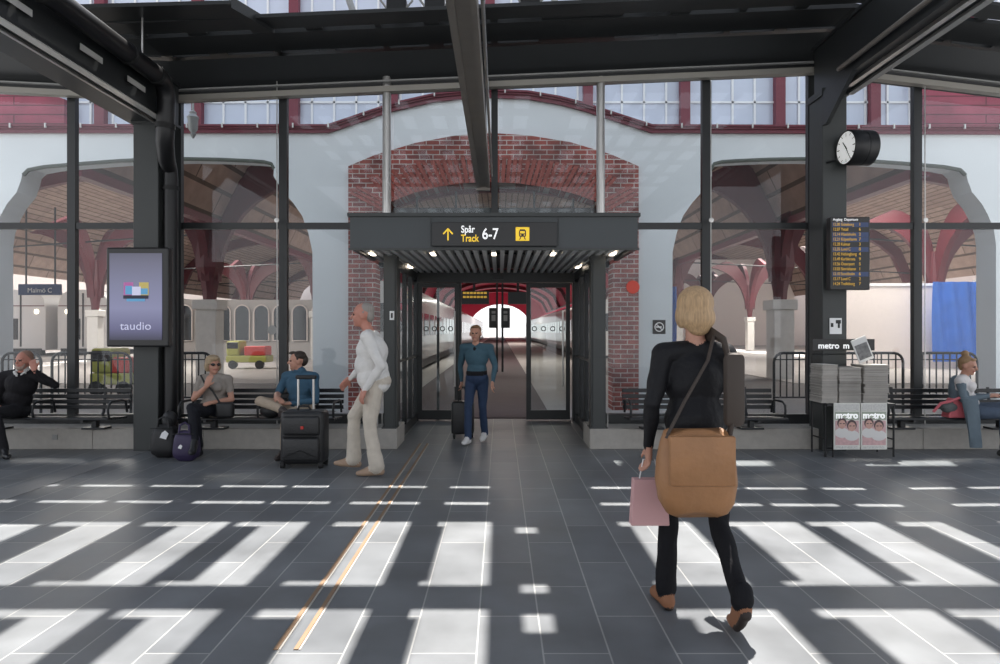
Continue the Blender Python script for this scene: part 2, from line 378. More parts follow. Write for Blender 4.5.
for bi, (a, b) in enumerate(bays):
    for nm, (y0, y1, z0, z1) in (('beam_lower', (8.23, 8.72, ZB-.0, ZB+.05)), ('beam_middle', (7.65, 8.13, ZB-.02, ZB+.03)), ('beam_upper', (7.27, 7.55, ZB-.02, ZB+.02))):
        mb = MB(); slab(mb, a, b, y0, y1, z0, z1); struct(mb.build(nm, 'steel'))
    # face beam hanging down to the glass
    mb = MB(); A, B = zt(a+1e-4), zt(b-1e-4)
    prof = [(8.23, ZB-.04), (8.3, ZB-.04), (8.66, ZB-.34), (8.66, ZB-.42), (8.5, ZB-.42), (8.48, ZB-.30)]
    n_ = len(prof); vs = [(a, y, z+A) for y, z in prof]+[(b, y, z+B) for y, z in prof]
    mb.add(vs, [tuple(range(n_)), tuple(range(n_, 2*n_))[::-1]]+[(i, (i+1) % n_, (i+1) % n_+n_, i+n_) for i in range(n_)])
    struct(mb.build('beam_face', 'steel'))
    mb = MB(); slab(mb, a, b, 8.40, 8.5, ZB-.47, ZB-.40); struct(mb.build('beam_rail', 'rail'))
    mb = MB(); slab(mb, a, b, 8.36, 8.40, ZB-.36, ZB-.34); struct(mb.build('beam_lip', 'alu_dull'))
    # blocks closing the gaps between the strips of light
    for y0, y1 in ((8.11, 8.25), (7.53, 7.67)):
        sh = SUN_X*ZB
        xs = a
        for (s0, s1) in S1+[(99, 99)]:
            e0 = min(s0+sh, b); s1_ = s1+sh
            if e0 > xs and xs < b:
                mb = MB(); slab(mb, xs, e0, y0, y1, ZB+.0, ZB+.08); struct(mb.build('beam_block', 'steel'))
            xs = max(xs, s1_)
            if xs >= b: break
mb = MB(); slab(mb, -4.4, -2.8, 6.95, 7.55, ZB-.02, ZB+.02); mb.add([(-2.8, 6.95, ZB-.09), (-2.8, 7.55, ZB-.09), (-2.55, 7.55, ZB-.09), (-2.8, 6.95, ZB+.03), (-2.8, 7.55, ZB+.03), (-2.55, 7.55, ZB+.03)], [(0, 1, 2), (3, 5, 4), (0, 2, 5, 3), (0, 3, 4, 1), (1, 4, 5, 2)]); struct(mb.build('beam_step', 'steel'))

# main beams toward the viewer
def long_beam(name, x0, x1, z0, z1, y1=8.3, y0=-6, lip=True):
    mb = MB(); xm = (x0+x1)/2
    mb.box(x0, x1, y0, y1, z0, z0+.035); mb.box(x0+.03, x1-.03, y0, y1, z0+.035, z1-.035); mb.box(x0, x1, y0, y1, z1-.035, z1)
    return struct(mb.build(name, 'steel'))
long_beam('beam_left', -4.48, -3.97, 3.95, 4.5)
long_beam('beam_right', 3.88, 4.23, 4.3, 4.95)
struct(MB().box(-4.15, -4.12, 0, 8.0, 3.925, 3.95).build('beam_left_lip', 'alu'))
mb = MB(); mb.box(-4.06, -3.98, 5.2, 8.0, 3.935, 3.95); 
for y in (5.3, 6.3, 7.1): mb.box(-3.968, -3.96, y, y+.35, 4.1, 4.16)
struct(mb.build('beam_left_plate', 'lum_tube'))
struct(MB().tube([(3.86, -1, 4.42), (3.86, 7.6, 4.42)], .028, 10).build('beam_right_conduit', 'bronze', smooth=True))
struct(MB().box(4.16, 4.235, -1, 8.0, 4.27, 4.3).build('beam_right_lip', 'alu_dull'))
struct(MB().box(4.0, 4.06, 2, 7.7, 4.26, 4.3).build('beam_right_light_track', 'alu'))
mb = MB(); mb.prism([(7.3, 4.3), (8.0, 4.3), (8.0, 3.9), (7.9, 3.9)], 3.86, 3.91, 'YZ'); struct(mb.build('beam_right_bracket', 'steel'))
# centre beam
mb = MB(); mb.box(-.29, -.245, -3, 8.25, 3.2, 3.36); mb.box(-.245, -.16, -3, 8.25, 3.215, 3.33); mb.box(-.16, -.125, -3, 8.25, 3.2, 3.36); mb.box(-.29, -.125, 8.2, 8.27, 3.17, 3.38)
struct(mb.build('beam_centre', 'bronze'))
struct(MB().tube([(-.1, -3, 3.34), (-.1, 8.2, 3.34)], .012, 8).build('beam_centre_conduit', 'alu', smooth=True))
struct(MB().box(-.25, -.17, 8.1, 8.45, 3.3, 4.6).build('beam_centre_hanger', 'steel'))
# drain pipe
t = thing('drain_pipe', 'fat black drain pipe running along the left beam and bending down the column', 'pipe', (-3.93, 8.0, 0))
pts = [(-3.86, -4, 4.32), (-3.86, 7.55, 4.32)]
for i in range(1, 7):
    a = math.pi/2*i/6; pts.append((-3.86-.03*i/6, 7.55+.22*math.sin(a), 4.32-.22*(1-math.cos(a))))
pts += [(-3.9, 7.77, 3.75), (-3.93, 7.82, 3.66), (-3.98, 7.95, 3.5), (-4.01, 8.1, 3.4), (-4.01, 8.12, 3.3), (-4.01, 8.12, .0)]
MB().tube(pts, [.1]*(len(pts)-3)+[.085]*3, 18).build('pipe', 'black', t, smooth=True)
mb = MB()
for y in (4.4, 5.6, 6.9, 7.45): mb.tube([(-3.86, y, 4.32), (-3.86, y+.05, 4.32)], .112, 18)
mb.tube([(-3.895, 7.77, 3.85), (-3.9, 7.77, 3.79)], .112, 18); mb.tube([(-4.01, 8.12, 3.2), (-4.01, 8.12, 3.15)], .095, 18)
each(mb, 'coupling', 'rubber', t, True)
mb = MB()
for y in (6.0, 7.2): mb.tube([(-3.86, y, 4.42), (-3.86, y, 4.95)], .01, 6)
each(mb, 'hanger', 'alu', t)

# hall roof out of view, openings shaped to throw the floor's sun patches
ZR = 6.5; RX = SUN_X*ZR; RY = SUN_Y*ZR
OP = [(-5.9, -5.75, -5.42), (-5.3, -5.1, -4.72), (-4.62, -4.45, -4.12), (-4.0, -3.8, -3.42), (-3.33, -3.1, -2.78), (-2.655, -2.38, -2.03), (-1.96, -1.77, -1.44), (-1.235, -1.0, -.667), (-.59, -.41, -.06),
      (.89, .97, 1.43), (1.63, 1.75, 2.24), (2.31, 2.42, 2.85), (2.99, 3.15, 3.62), (3.7, 3.82, 4.22), (4.35, 4.5, 4.95), (5.05, 5.2, 5.6)]
rmb = MB()
def plate(y0, y1, ops):
    xs = -9
    for a, b in ops+[(9, 9)]:
        if a+RX > xs: rmb.box(xs, min(9, a+RX), y0+RY, y1+RY, ZR, ZR+.06)
        xs = b+RX
spots = [(4.76, 4.92), (3.68, 3.82), (3.2, 3.42)]
full = [(a, b) for a, m_, b in OP]; main = [(m_, b) for a, m_, b in OP]
plate(5.06, 5.3, [])
y = 5.06
for r in range(9):
    if r == 0: segs = [(4.93, 5.06, full), (4.85, 4.93, main+[]), (3.87, 4.85, main), (3.79, 3.87, full), (3.48, 3.79, [])]
    else: segs = [(y-.12, y, full), (y-1.12, y-.12, main), (y-1.2, y-1.12, full), (y-1.55, y-1.2, [])]
    for s0, s1, o_ in segs:
        cuts = sorted({s0, s1} | {q for a, b in spots for q in (a, b) if s0 < q < s1})
        for c0, c1 in zip(cuts[:-1], cuts[1:]):
            mid = (c0+c1)/2
            plate(c0, c1, sorted(list(o_)+([(.12, .27)] if any(a < mid < b for a, b in spots) else [])))
    y = segs[-1][0]
struct(rmb.build('ceiling', 'steel'))
# ---------------------------------------------------------------- actuators above the band
for i, px in enumerate((397, 435, 530, 665)):
    d = 7.4; p = at(px, 12-i*2, d); z = ZB+.03+zt(p.x)
    t = thing('vent_motor', 'black vent motor with coiled cables on the roof beam, ' + ('first', 'second', 'third', 'fourth')[i]+' from the left', 'motor', (p.x, d, z), group='vent motors on the roof beam')
    MB().bbox(p.x-.11, p.x+.11, d-.07, d+.07, z, z+.14, .02).build('housing', 'black', t)
    MB().tube([(p.x-.11, d-.05, z+.03), (p.x-.17, d-.08, z+.1), (p.x-.15, d-.08, z+.18), (p.x-.05, d-.06, z+.16)], .012, 8).build('cable', 'alu_dull', t, smooth=True)
    MB().tube([(p.x+.11, d-.05, z+.03), (p.x+.18, d-.08, z+.09), (p.x+.14, d-.08, z+.19), (p.x+.06, d-.06, z+.15)], .012, 8).build('cable', 'alu_dull', t, smooth=True)
# roof struts seen through the gap above the band
mb = MB()
for px, a_ in ((232, 30), (365, -25), (450, 12), (560, -20), (620, 18), (780, -25)):
    x = gx(px, 9.6); mb.tube([(x, 9.2, 5.6), (x+a_/40, 9.2, 7.4)], .045, 8)
struct(mb.build('roof_strut', 'alu_dull', smooth=True))

# ---------------------------------------------------------------- canopy and vestibule
ZC = 2.37
t = thing('entrance_canopy', 'grey box canopy with slatted soffit over the glass entrance', 'canopy', (-.07, 7.36, 2.34))
mb = MB()
mb.box(-1.655, 1.52, 7.36, 7.42, ZC-.03, 2.70); mb.box(-1.655, -1.6, 7.42, 8.6, ZC-.03, 2.70); mb.box(1.465, 1.52, 7.42, 8.6, ZC-.03, 2.70); mb.box(-1.6, 1.465, 7.42, 10.8, 2.62, 2.7)
mb.box(-1.6, 1.465, 8.55, 8.65, 2.42, 2.62)
mb.build('fascia', 'canopy', t)
MB().box(-1.68, 1.545, 7.33, 7.43, 2.70, 2.74).box(-1.67, 1.535, 7.345, 7.36, ZC-.04, ZC-.015).build('edge_trim', 'steel2', t)
MB().box(-1.6, 1.465, 7.42, 10.8, 2.44, 2.46).build('soffit_panel', 'black', t)
mb = MB(); x = -1.58
while x < 1.44: mb.box(x, x+.052, 7.44, 10.72, ZC-.01, 2.44); x += .1055
mb.build('slatted_soffit', 'slat', t)
mb = MB()
for px, py in ((372, 254), (433, 254), (494, 254), (553, 254), (613, 254), (410, 267), (578, 267)):
    d = F*(ZC-.012-H)/(HY-py); x = gx(px, d); mb.box(x-.025, x+.025, d-.11, d+.13, ZC-.02, ZC-.008)
each(mb, 'downlight', 'lamp', t)
# fascia seams
MB().box(-.765, -.76, 7.352, 7.36, ZC, 2.7).build('seam', 'black', t); MB().box(.64, .645, 7.352, 7.36, ZC, 2.7).build('seam', 'black', t)

t = thing('track_sign', 'black hanging sign reading Spår Track 6-7 with yellow arrow and train symbol', 'sign', (-.06, 7.3, 2.375))
SX0, SX1, SZ0, SZ1, SY = gx(432, 7.3), gx(557, 7.3), gz(246, 7.3), gz(222, 7.3), 7.3
MB().bbox(SX0, SX1, SY, 7.352, SZ0, SZ1, .004, 1).build('panel', 'sign_black', t)
def sgn(px): return gx(px, SY-.003)
def sgz(py): return gz(py, SY-.003)
cx, cz, u = sgn(448), sgz(234), .0108
mb = MB(); mb.prism([(cx-u*.7, cz-6.5*u), (cx+u*.7, cz-6.5*u), (cx+u*.7, cz+3.4*u), (cx+4.3*u, cz-.6*u), (cx+5.3*u, cz+.5*u), (cx, cz+6.2*u), (cx-5.3*u, cz+.5*u), (cx-4.3*u, cz-.6*u), (cx-u*.7, cz+3.4*u)], SY-.006, SY-.002); mb.build('arrow', 'ink_yellow', t)
text('lettering', 'Spår', (sgn(461), SY-.003, sgz(232.5)), .108, 'ink_white', t, sx=.78, bold=.002)
text('lettering', 'Track', (sgn(461), SY-.003, sgz(241.5)), .108, 'ink_yellow', t, sx=.76, bold=.002)
text('lettering', '6-7', (sgn(482), SY-.003, sgz(239)), .17, 'ink_white', t, sx=.8, bold=.002)
cx, cz = sgn(522.5), sgz(234); s_ = .075
mb = MB(); mb.bbox(cx-s_, cx+s_, SY-.008, SY-.001, cz-s_, cz+s_, .0034, 1)
mb.build('train_symbol_plate', 'ink_yellow', t)
mb = MB(); mb.prism([(cx-.032, cz-.03), (cx-.038, cz-.02), (cx-.038, cz+.03), (cx-.026, cz+.05), (cx+.026, cz+.05), (cx+.038, cz+.03), (cx+.038, cz-.02), (cx+.032, cz-.03)], SY-.012, SY-.008)
mb.prism([(cx-.036, cz-.062), (cx-.026, cz-.062), (cx-.012, cz-.03), (cx-.022, cz-.03)], SY-.012, SY-.008); mb.prism([(cx+.026, cz-.062), (cx+.036, cz-.062), (cx+.022, cz-.03), (cx+.012, cz-.03)], SY-.012, SY-.008)
mb.build('train_symbol', 'sign_black', t)
mb = MB(); mb.box(cx-.025, cx+.025, SY-.015, SY-.012, cz+.005, cz+.03); mb.box(cx-.026, cx-.014, SY-.015, SY-.012, cz-.018, cz-.006); mb.box(cx+.014, cx+.026, SY-.015, SY-.012, cz-.018, cz-.006)
mb.build('train_symbol_windows', 'ink_yellow', t)

# posts and side glazing
VL, VR = -1.38, 1.25
for nm, x0, x1 in (('entrance_post_left', -1.42, -1.26), ('entrance_post_right', 1.11, 1.29)):
    struct(MB().bbox(x0, x1, 8.13, 8.32, .25, ZC, .004, 1).box(x0+.02, x1-.02, 8.11, 8.13, .26, ZC-.05).box(x0-.02, x1+.02 if x0 > 0 else x1, 8.105, 8.34, .25, .265).build('column_'+nm[-5:].strip('_')+'_entrance', 'steel2'))
for sx, nm in ((VL, 'left'), (VR-.06, 'right')):
    mb = MB(); mb.box(sx, sx+.06, 8.76, 10.7, 0, .12); mb.box(sx, sx+.06, 8.32, 10.7, ZC-.12, ZC)
    for y in (8.76, 9.4, 10.0, 10.62): mb.box(sx, sx+.06, y, y+.07, .12, ZC-.12)
    mb.box(sx, sx+.06, 8.32, 10.7, 1.02, 1.05)
    struct(mb.build('wall_vestibule_'+nm, 'steel'))
    struct(MB().add([(sx+.03, 8.32, .26), (sx+.03, 8.76, .26), (sx+.03, 8.76, .12), (sx+.03, 10.7, .12), (sx+.03, 10.7, ZC-.12), (sx+.03, 8.32, ZC-.12)], [(0, 1, 2, 3, 4, 5)]).build('window_side_'+nm, G_FAR))
DD = 10.7
mb = MB(); mb.box(VL, VR, DD-.08, DD+.12, ZC-.16, ZC+.05); mb.box(VL, -1.31, DD-.06, DD+.08, 0, ZC-.1); mb.box(1.16, VR, DD-.06, DD+.08, 0, ZC-.1)
mb.box(-1.02, -.98, DD+.06, DD+.1, 0, ZC-.16) 
mb.box(-.7, -.62, DD-.0, DD+.1, 0, ZC-.16)
struct(mb.build('door_frame', 'steel'))
struct(MB().box(-.12, .06, DD-.14, DD-.08, ZC-.12, ZC-.05).build('door_sensor', 'black'))
def door(nm, x0, x1, hx):
    z1 = ZC-.17
    o = MB().box(x0, x0+.065, DD-.05, DD, .02, z1).box(x1-.065, x1, DD-.05, DD, .02, z1).box(x0+.065, x1-.065, DD-.05, DD, .02, .17).box(x0+.065, x1-.065, DD-.05, DD, z1-.07, z1).build(nm, 'steel')
    struct(o)
    MB().add([(x0+.06, DD-.025, .15), (x1-.06, DD-.025, .15), (x1-.06, DD-.025, z1-.05), (x0+.06, DD-.025, z1-.05)], [(0, 1, 2, 3)]).build('door_glass', G_DOOR, o)
    MB().tube([(hx, DD-.1, .55), (hx, DD-.1, 1.75)], .014, 8).build('door_handle', 'alu', o, smooth=True)
    mb = MB()
    for i in range(4):
        cx = x0+.13+i*(x1-x0-.26)/3; R = .035
        mb.tube([(cx+R*math.cos(a*math.pi/8), DD-.03, 1.47+R*math.sin(a*math.pi/8)) for a in range(17)], .008, 6)
    mb.build('ring_marks', 'black', o)
    return o
door('door_1', -1.31, -.66, -.72); door('door_2', .42, 1.12, 1.0)
struct(MB().box(.47, .5, DD+.02, DD+.06, .02, ZC-.17).build('door_3', 'steel'))
# rods at foot of the posts
for px, nm in ((380, 'left'), (605, 'right')):
    x = gx(px, 8.25)
    o = thing('door_closer_rod', 'short silver rods standing on the plinth beside the %s entrance post' % nm, 'rod', (x, 8.25, .25))
    for dx in (-.03, .03): MB().tube([(x+dx, 8.25, .25), (x+dx, 8.25, .42)], .01, 8).build('rod', 'alu', o)
# small stickers
o = MB().box(-1.34, -1.285, 8.095, 8.111, gz(320, 8.1), gz(311, 8.1)).build('door_button_plate', 'white'); tag(o, 'small white button plate on the left entrance post', 'switch')
MB().box(-1.323, -1.302, 8.09, 8.095, gz(318, 8.1), gz(313, 8.1)).build('symbol', 'black', o)

# ---------------------------------------------------------------- outer station wall with arches
DW = 12.0
def wp(px, py): return (gx(px, DW), gz(py, DW))
archR = [(672, None), (672.6, 252), (677, 232), (683, 216), (692, 203), (703, 191), (712, 176), (711.5, 167), (714, 162), (722, 160), (736, 159), (770, 157.5), (802, 157), (840, 157.6), (869, 159), (910, 162), (945, 165), (961, 168), (966, 173), (968, 181), (972, 192), (982, 204), (988, 215), (994, 230), (996, 244), (996, None)]
archL = [(313-(x-672)*320/324, y) for x, y in archR]
brickO = [(638, None), (638, 167), (610, 155), (570, 143), (530, 136.5), (494, 134), (455, 136.5), (415, 144), (375, 156), (349, 167), (349, None)]
coping = [(-420, 128), (329, 128), (350, 121), (391, 107), (435, 97), (470, 93.5), (490, 93), (528, 94.5), (560, 100), (583, 106), (620, 118), (651, 128), (1420, 131)]
def pt(p): return (gx(p[0], DW), 0 if p[1] is None else gz(p[1], DW))
poly = [(gx(-420, DW), 0)]+[pt(p) for p in coping]+[(gx(1420, DW), 0)]+[pt(p) for p in archR[::-1]]+[pt(p) for p in brickO]+[pt(p) for p in archL]
struct(MB().prism(poly, DW, DW+.5).build('wall_station', 'white_wall'))
cz = [Vector((pt(p)[0], DW-.1, pt(p)[1])) for p in coping]
mb = MB()
for i in range(len(cz)-1):
    a, b = cz[i], cz[i+1]
    for (y0, y1, h0, h1) in ((DW-.12, DW+.1, 0, .035), (DW-.06, DW+.08, -.1, 0), (DW-.09, DW-.06, -.035, 0)):
        vs = [(a.x, y0, a.z+h0), (b.x, y0, b.z+h0), (a.x, y1, a.z+h0), (b.x, y1, b.z+h0), (a.x, y0, a.z+h1), (b.x, y0, b.z+h1), (a.x, y1, a.z+h1), (b.x, y1, b.z+h1)]
        mb.add(vs, [(0, 2, 3, 1), (4, 5, 7, 6), (0, 1, 5, 4), (2, 6, 7, 3), (0, 4, 6, 2), (1, 3, 7, 5)])
struct(mb.build('trim_coping', 'maroon'))
mb = MB()
for px in range(-20, 1020, 35):
    for i in range(len(coping)-1):
        if coping[i][0] <= px < coping[i+1][0]:
            f_ = (px-coping[i][0])/(coping[i+1][0]-coping[i][0]); py = coping[i][1]+f_*(coping[i+1][1]-coping[i][1])
            x, z = pt((px, py)); mb.box(x-.012, x+.012, DW-.14, DW-.11, z-.03, z+.05)
struct(mb.build('trim_coping_clip', 'stone'))
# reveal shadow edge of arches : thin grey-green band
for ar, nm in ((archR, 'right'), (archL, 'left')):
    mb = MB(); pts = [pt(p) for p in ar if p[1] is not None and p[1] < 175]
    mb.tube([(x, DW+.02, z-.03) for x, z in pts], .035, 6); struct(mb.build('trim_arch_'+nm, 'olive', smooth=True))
# brick arch
inn = [(376, None), (376, 226), (383, 212), (391, 203), (415, 193.5), (440, 187.5), (465, 184), (490, 183), (520, 184.5), (550, 189), (575, 195), (597, 203), (606, 213), (612, 226), (612, None)]
poly = [pt(p) for p in brickO]+[pt(p) for p in inn]
struct(MB().prism(poly, DW-.06, DW+.42).build('wall_brick_arch', 'brick'))
mb = MB(); I = [pt(p) for p in inn if p[1] is not None and p[1] < 214]
segs = []
for i in range(len(I)-1):
    a, b = Vector(I[i]), Vector(I[i+1]); k = max(1, round((b-a).length/.085))
    for j in range(k): segs.append(a.lerp(b, j/k))
segs.append(Vector(I[-1]))
for i in range(len(segs)-1):
    a, b = segs[i], segs[i+1]; nrm = Vector((-(b-a).y, (b-a).x)).normalized(); a2 = a.lerp(b, .1); b2 = a.lerp(b, .9)
    c0 = a2+nrm*.46*Vector((1, 1)).length/1.414; c1 = b2+nrm*.46
    spread = Vector(((a.x+.07)*.12, 0))
    mb.prism([tuple(a2), tuple(b2), tuple(c1+spread), tuple(c0+spread)], DW-.085, DW-.05)
o = mb.build('trim_brick_voussoirs', 'brick_ring'); struct(o)
# glazed fanlight behind the brick arch
struct(MB().add([(gx(376, DW), DW+.3, 2.6), (gx(612, DW), DW+.3, 2.6), (gx(612, DW), DW+.3, 4.2), (gx(376, DW), DW+.3, 4.2)], [(0, 1, 2, 3)]).build('window_fanlight', G_DOOR))
mb = MB(); mb.box(gx(376, DW), gx(612, DW), DW+.28, DW+.34, 2.6, 2.7)
for px in (415, 455, 535, 575): mb.box(gx(px, DW)-.02, gx(px, DW)+.02, DW+.28, DW+.32, 2.6, 4.0)
struct(mb.build('trim_fanlight_bars', 'canopy'))
# teal-grey louvres above the passage behind the arch
mb = MB()
for i in range(5): mb.box(gx(376, DW), gx(612, DW), DW+.6+i*.3, DW+.66+i*.3, 3.3+i*.14, 3.42+i*.14)
struct(mb.build('trim_passage_beams', 'canopy'))

# ---------------------------------------------------------------- glazed hall above the parapet
DH = 12.62
mb = MB(); mb.box(-16, 16, DH, DH+.1, 4.8, 9.0); struct(mb.build('wall_clerestory', 'pane'))
mb = MB(); x = -14
while x < 14.1:
    mb.box(x-.019, x+.019, DH-.03, DH, 4.8, 9.0); x += .418
for z in (4.95, 5.75, 6.55, 7.35, 8.15): mb.box(-14, 14, DH-.03, DH, z-.019, z+.019)
struct(mb.build('trim_clerestory_bars', 'white_bar'))
for px in (-92, 4, 100, 197, 294, 393, 490, 588, 685, 780, 875, 972, 1070):
    x = gx(px, DH-.1); struct(MB().box(x-.09, x+.09, DH-.14, DH, 4.8, 9.0).build('column_clerestory', 'maroon'))
mb = MB()
zs0, zs1 = 12.6, 13.6   # openings that let patches of sun reach the floor by the doors
cuts = [(-.25, 1.3), (2.15, 2.95), (3.85, 4.95)]
Zc = (12.62-7.25)/SUN_Y; sh = SUN_X*Zc
mb.box(-18, 18, DH, DH+.04, 9.0, Zc-.35); mb.box(-18, 18, DH, DH+.04, Zc+.4, 15.2)  # added out of view, blocks sun from the floor near the glass
xs = -18
for a, b in cuts+[(18-sh, 18)]:
    mb.box(xs, a+sh, DH, DH+.04, Zc-.35, Zc+.4); xs = b+sh
struct(mb.build('wall_sun_block', 'white_wall'))
# maroon sheet roofs left and right in front of the clerestory
for pts_, nm in (([(-80, 128), (-80, 60), (20, 84), (66, 100), (66, 128)], 'left'), ([(925, 128), (918, 75), (1000, 70), (1100, 60), (1100, 130)], 'right')):
    mb = MB(); mb.prism([(gx(a, 12.4), gz(b, 12.4)) for a, b in pts_], 12.35, 12.5); struct(mb.build('roof_'+nm, 'maroon_roof'))

# outside lantern
p = at(193, 120, 11.3)
t = thing('wall_lantern', 'small grey lantern hanging before the pale wall right of the left column', 'lantern', (p.x, 11.3, p.z-.3))
MB().lathe([(.0, -.32), (.02, -.3), (.05, -.24), (.03, -.22), (.075, -.16), (.085, .02), (.1, .04), (.05, .1), (.06, .13), (.02, .16), (.015, .5)], (p.x, 11.3, p.z), 12).build('body', 'alu_dull', t, smooth=True)
MB().tube([(p.x, 11.3, p.z+.45), (p.x, 12, p.z+.55)], .02, 8).build('bracket', 'alu_dull', t)

# ---------------------------------------------------------------- train shed
def vault(x0, x1, zs, zc, y0, y1, m, nm, n=20, openc=True):
    mb = MB(); vs = []; fs = []
    for i in range(n+1):
        u = i/n; x = x0+(x1-x0)*u; z = zs+(zc-zs)*math.sqrt(max(0, 1-(2*u-1)**2))
        vs += [(x, y0, z), (x, y1, z)]
    gap = n//2
    for i in range(n):
        if openc and i in (gap-1, gap): continue
        fs.append((2*i, 2*i+1, 2*i+3, 2*i+2))
    mb.add(vs, fs); return struct(mb.build(nm, m, smooth=True))
SY0, SY1 = 13.2, 128
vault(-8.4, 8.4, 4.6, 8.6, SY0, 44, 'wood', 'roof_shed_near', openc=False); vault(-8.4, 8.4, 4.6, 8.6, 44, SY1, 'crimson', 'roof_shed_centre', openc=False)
vault(8.4, 27.4, 4.6, 9.6, SY0, 90, 'wood', 'roof_shed_right'); vault(-27.4, -8.4, 4.6, 9.6, SY0, 90, 'wood', 'roof_shed_left')
def rib(x0, x1, zs, zc, y, w_, h, nm):
    mb = MB(); n = 22; P1 = []; P2 = []
    for i in range(n+1):
        u = i/n; q = math.sqrt(max(0, 1-(2*u-1)**2)); x = x0+(x1-x0)*u
        P1.append((x, zs+(zc-zs)*q-.02)); P2.append((x+(.5-u)*h*1.6, zs+(zc-h-zs)*q-.02))
    for i in range(n):
        mb.add([(P1[i][0], y, P1[i][1]), (P1[i+1][0], y, P1[i+1][1]), (P2[i+1][0], y, P2[i+1][1]), (P2[i][0], y, P2[i][1]), (P1[i][0], y+w_, P1[i][1]), (P1[i+1][0], y+w_, P1[i+1][1]), (P2[i+1][0], y+w_, P2[i+1][1]), (P2[i][0], y+w_, P2[i][1])],
               [(0, 1, 2, 3), (7, 6, 5, 4), (0, 4, 5, 1), (3, 2, 6, 7)])
    return struct(mb.build(nm, 'maroon_dark'))
for y in (20, 32, 44, 56, 68, 80, 92, 104, 116):
    rib(-8.4, 8.4, 4.6, 8.6, y, .3, .5, 'roof_rib')
    if y < 90: rib(8.4, 27.4, 4.6, 9.6, y, .35, .8, 'roof_rib'); rib(-27.4, -8.4, 4.6, 9.6, y, .35, .8, 'roof_rib')
for sx in (-1, 1):   # tie beams and lattice girder along the column rows
    mb = MB(); x = sx*8.4
    mb.box(x-.12, x+.12, SY0, 120, 4.5, 4.7); mb.box(x-.1, x+.1, SY0, 120, 5.1, 5.22)
    y = SY0
    while y < 100: mb.box(x-.05, x+.05, y, y+.12, 4.7, 5.1); y += .55
    struct(mb.build('beam_shed', 'maroon'))
    mb = MB()
    for y in (26, 38, 50): mb.tube([(sx*8.4, y, 5.4), (sx*27, y+6, 5.2)], .04, 6)
    struct(mb.build('beam_tie_rod', 'black'))
# iron columns
def shed_column(x, y, s=1., label=''):
    t = thing('shed_column', label, 'column', (x, y, 0), group='maroon iron columns of the train shed'); 
    MB().bbox(x-.3*s, x+.3*s, y-.3*s, y+.3*s, 0, 2.05, .02).bbox(x-.38*s, x+.38*s, y-.38*s, y+.38*s, 2.05, 2.35, .03).build('stone_base', 'stone', t)
    MB().lathe([(.2*s, 2.35), (.22*s, 2.6), (.3*s, 3.0), (.42*s, 3.3), (.42*s, 3.6), (.3*s, 4.6)], (x, y, 0), 8).build('shaft', 'maroon_dark', t)
    for sg in (-1, 1):
        o = []; i_ = []
        for k in range(9):
            a = math.pi/2*k/8
            i_.append((x+sg*(.3+2.6*(1-math.cos(a))), 2.9+2.9*math.sin(a)))
            o.append((x+sg*(.05+1.7*(1-math.cos(a))), 3.3+3.0*math.sin(a)))
        MB().prism(i_+o[::-1], y-.12, y+.12).build('bracket', 'maroon_dark', t)
        i2 = [(y+(q[0]-x), q[1]) for q in i_]; o2 = [(y+(q[0]-x), q[1]) for q in o]
        MB().prism(i2+o2[::-1], x-.12, x+.12, 'YZ').build('bracket', 'maroon_dark', t)
    return t
k = 0
for y in (20, 32, 44, 56):
    for sx in (-1, 1):
        o_ = {20: 'nearest', 32: 'second', 44: 'third', 56: 'fourth'}[y]
        shed_column(sx*8.4+(.0 if sx > 0 else -.3), y, 1, '%s maroon shed column on pale stone base in the row seen through the %s arch' % (o_, 'right' if sx > 0 else 'left'))
for y in (27, 37, 47, 57):
    o_ = {27: 'nearest', 37: 'second', 47: 'third', 57: 'fourth'}[y]
    shed_column(17.6, y, .8, '%s slim maroon column of the outer row beyond the right arch' % o_)
for y in (30, 48): shed_column(-18.2, y, .8, '%s slim maroon column of the outer row beyond the left arch' % ('near' if y == 30 else 'far'))

# shed end wall with bright arch
pl = [(-30, 0), (-30, 11), (30, 11), (30, 0), (6, 0)]+[(6*math.cos(a*math.pi/14), 1.5+4.9*math.sin(a*math.pi/14)) for a in range(15)]+[(-6, 0)]
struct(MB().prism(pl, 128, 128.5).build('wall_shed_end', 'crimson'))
struct(MB().box(-31, -30.5, 20, 128, 0, 8).build('wall_shed_left', 'cream')); struct(MB().box(30.5, 31, 20, 128, 0, 8).build('wall_shed_right', 'cream'))
struct(MB().box(-30, -9.5, 92, 92.3, 0, 8).build('wall_shed_back_left', 'cream')); struct(MB().box(9.5, 30, 62, 62.3, 0, 8).build('wall_shed_back_right', 'cream'))

# trains standing along the platform
def long_train(x0, x1, y0, y1, label, h=3.0):
    t = thing('train', label, 'train', ((x0+x1)/2, y0, 0))
    r = .35
    pr = [(x0, .15), (x0, h-.5), (x0+.12, h-.2), (x0+.5, h), (x1-.5, h), (x1-.12, h-.2), (x1, h-.5), (x1, .15)]
    MB().prism(pr, y0, y1).build('body', 'train', t, smooth=True)
    y = y0+1.2; i = 0
    mbw = MB(); mbl = MB()
    while y < y1-2:
        mbw.box(x0-.012, x0+.003, y, y+1.5, 1.25, 2.05); mbl.box(x1-.003, x1+.012, y, y+1.5, 1.25, 2.05)
        y += 2.0; i += 1
    mbw.build('window_band', 'dark_glass', t); mbl.build('window_band', 'dark_glass', t); mbl = MB()
    mbl.box(x0-.02, x1+.02, y0+.1, y1, .15, .42); mbl.build('skirt', 'black', t)
    mb = MB(); mb.box(x0+.3, x1-.3, y0-.02, y0, 1.4, 2.3); mb.build('windscreen', 'dark_glass', t)
    return t
long_train(-5.6, -2.75, 21, 110, 'long white train with dark windows standing left of the central platform')
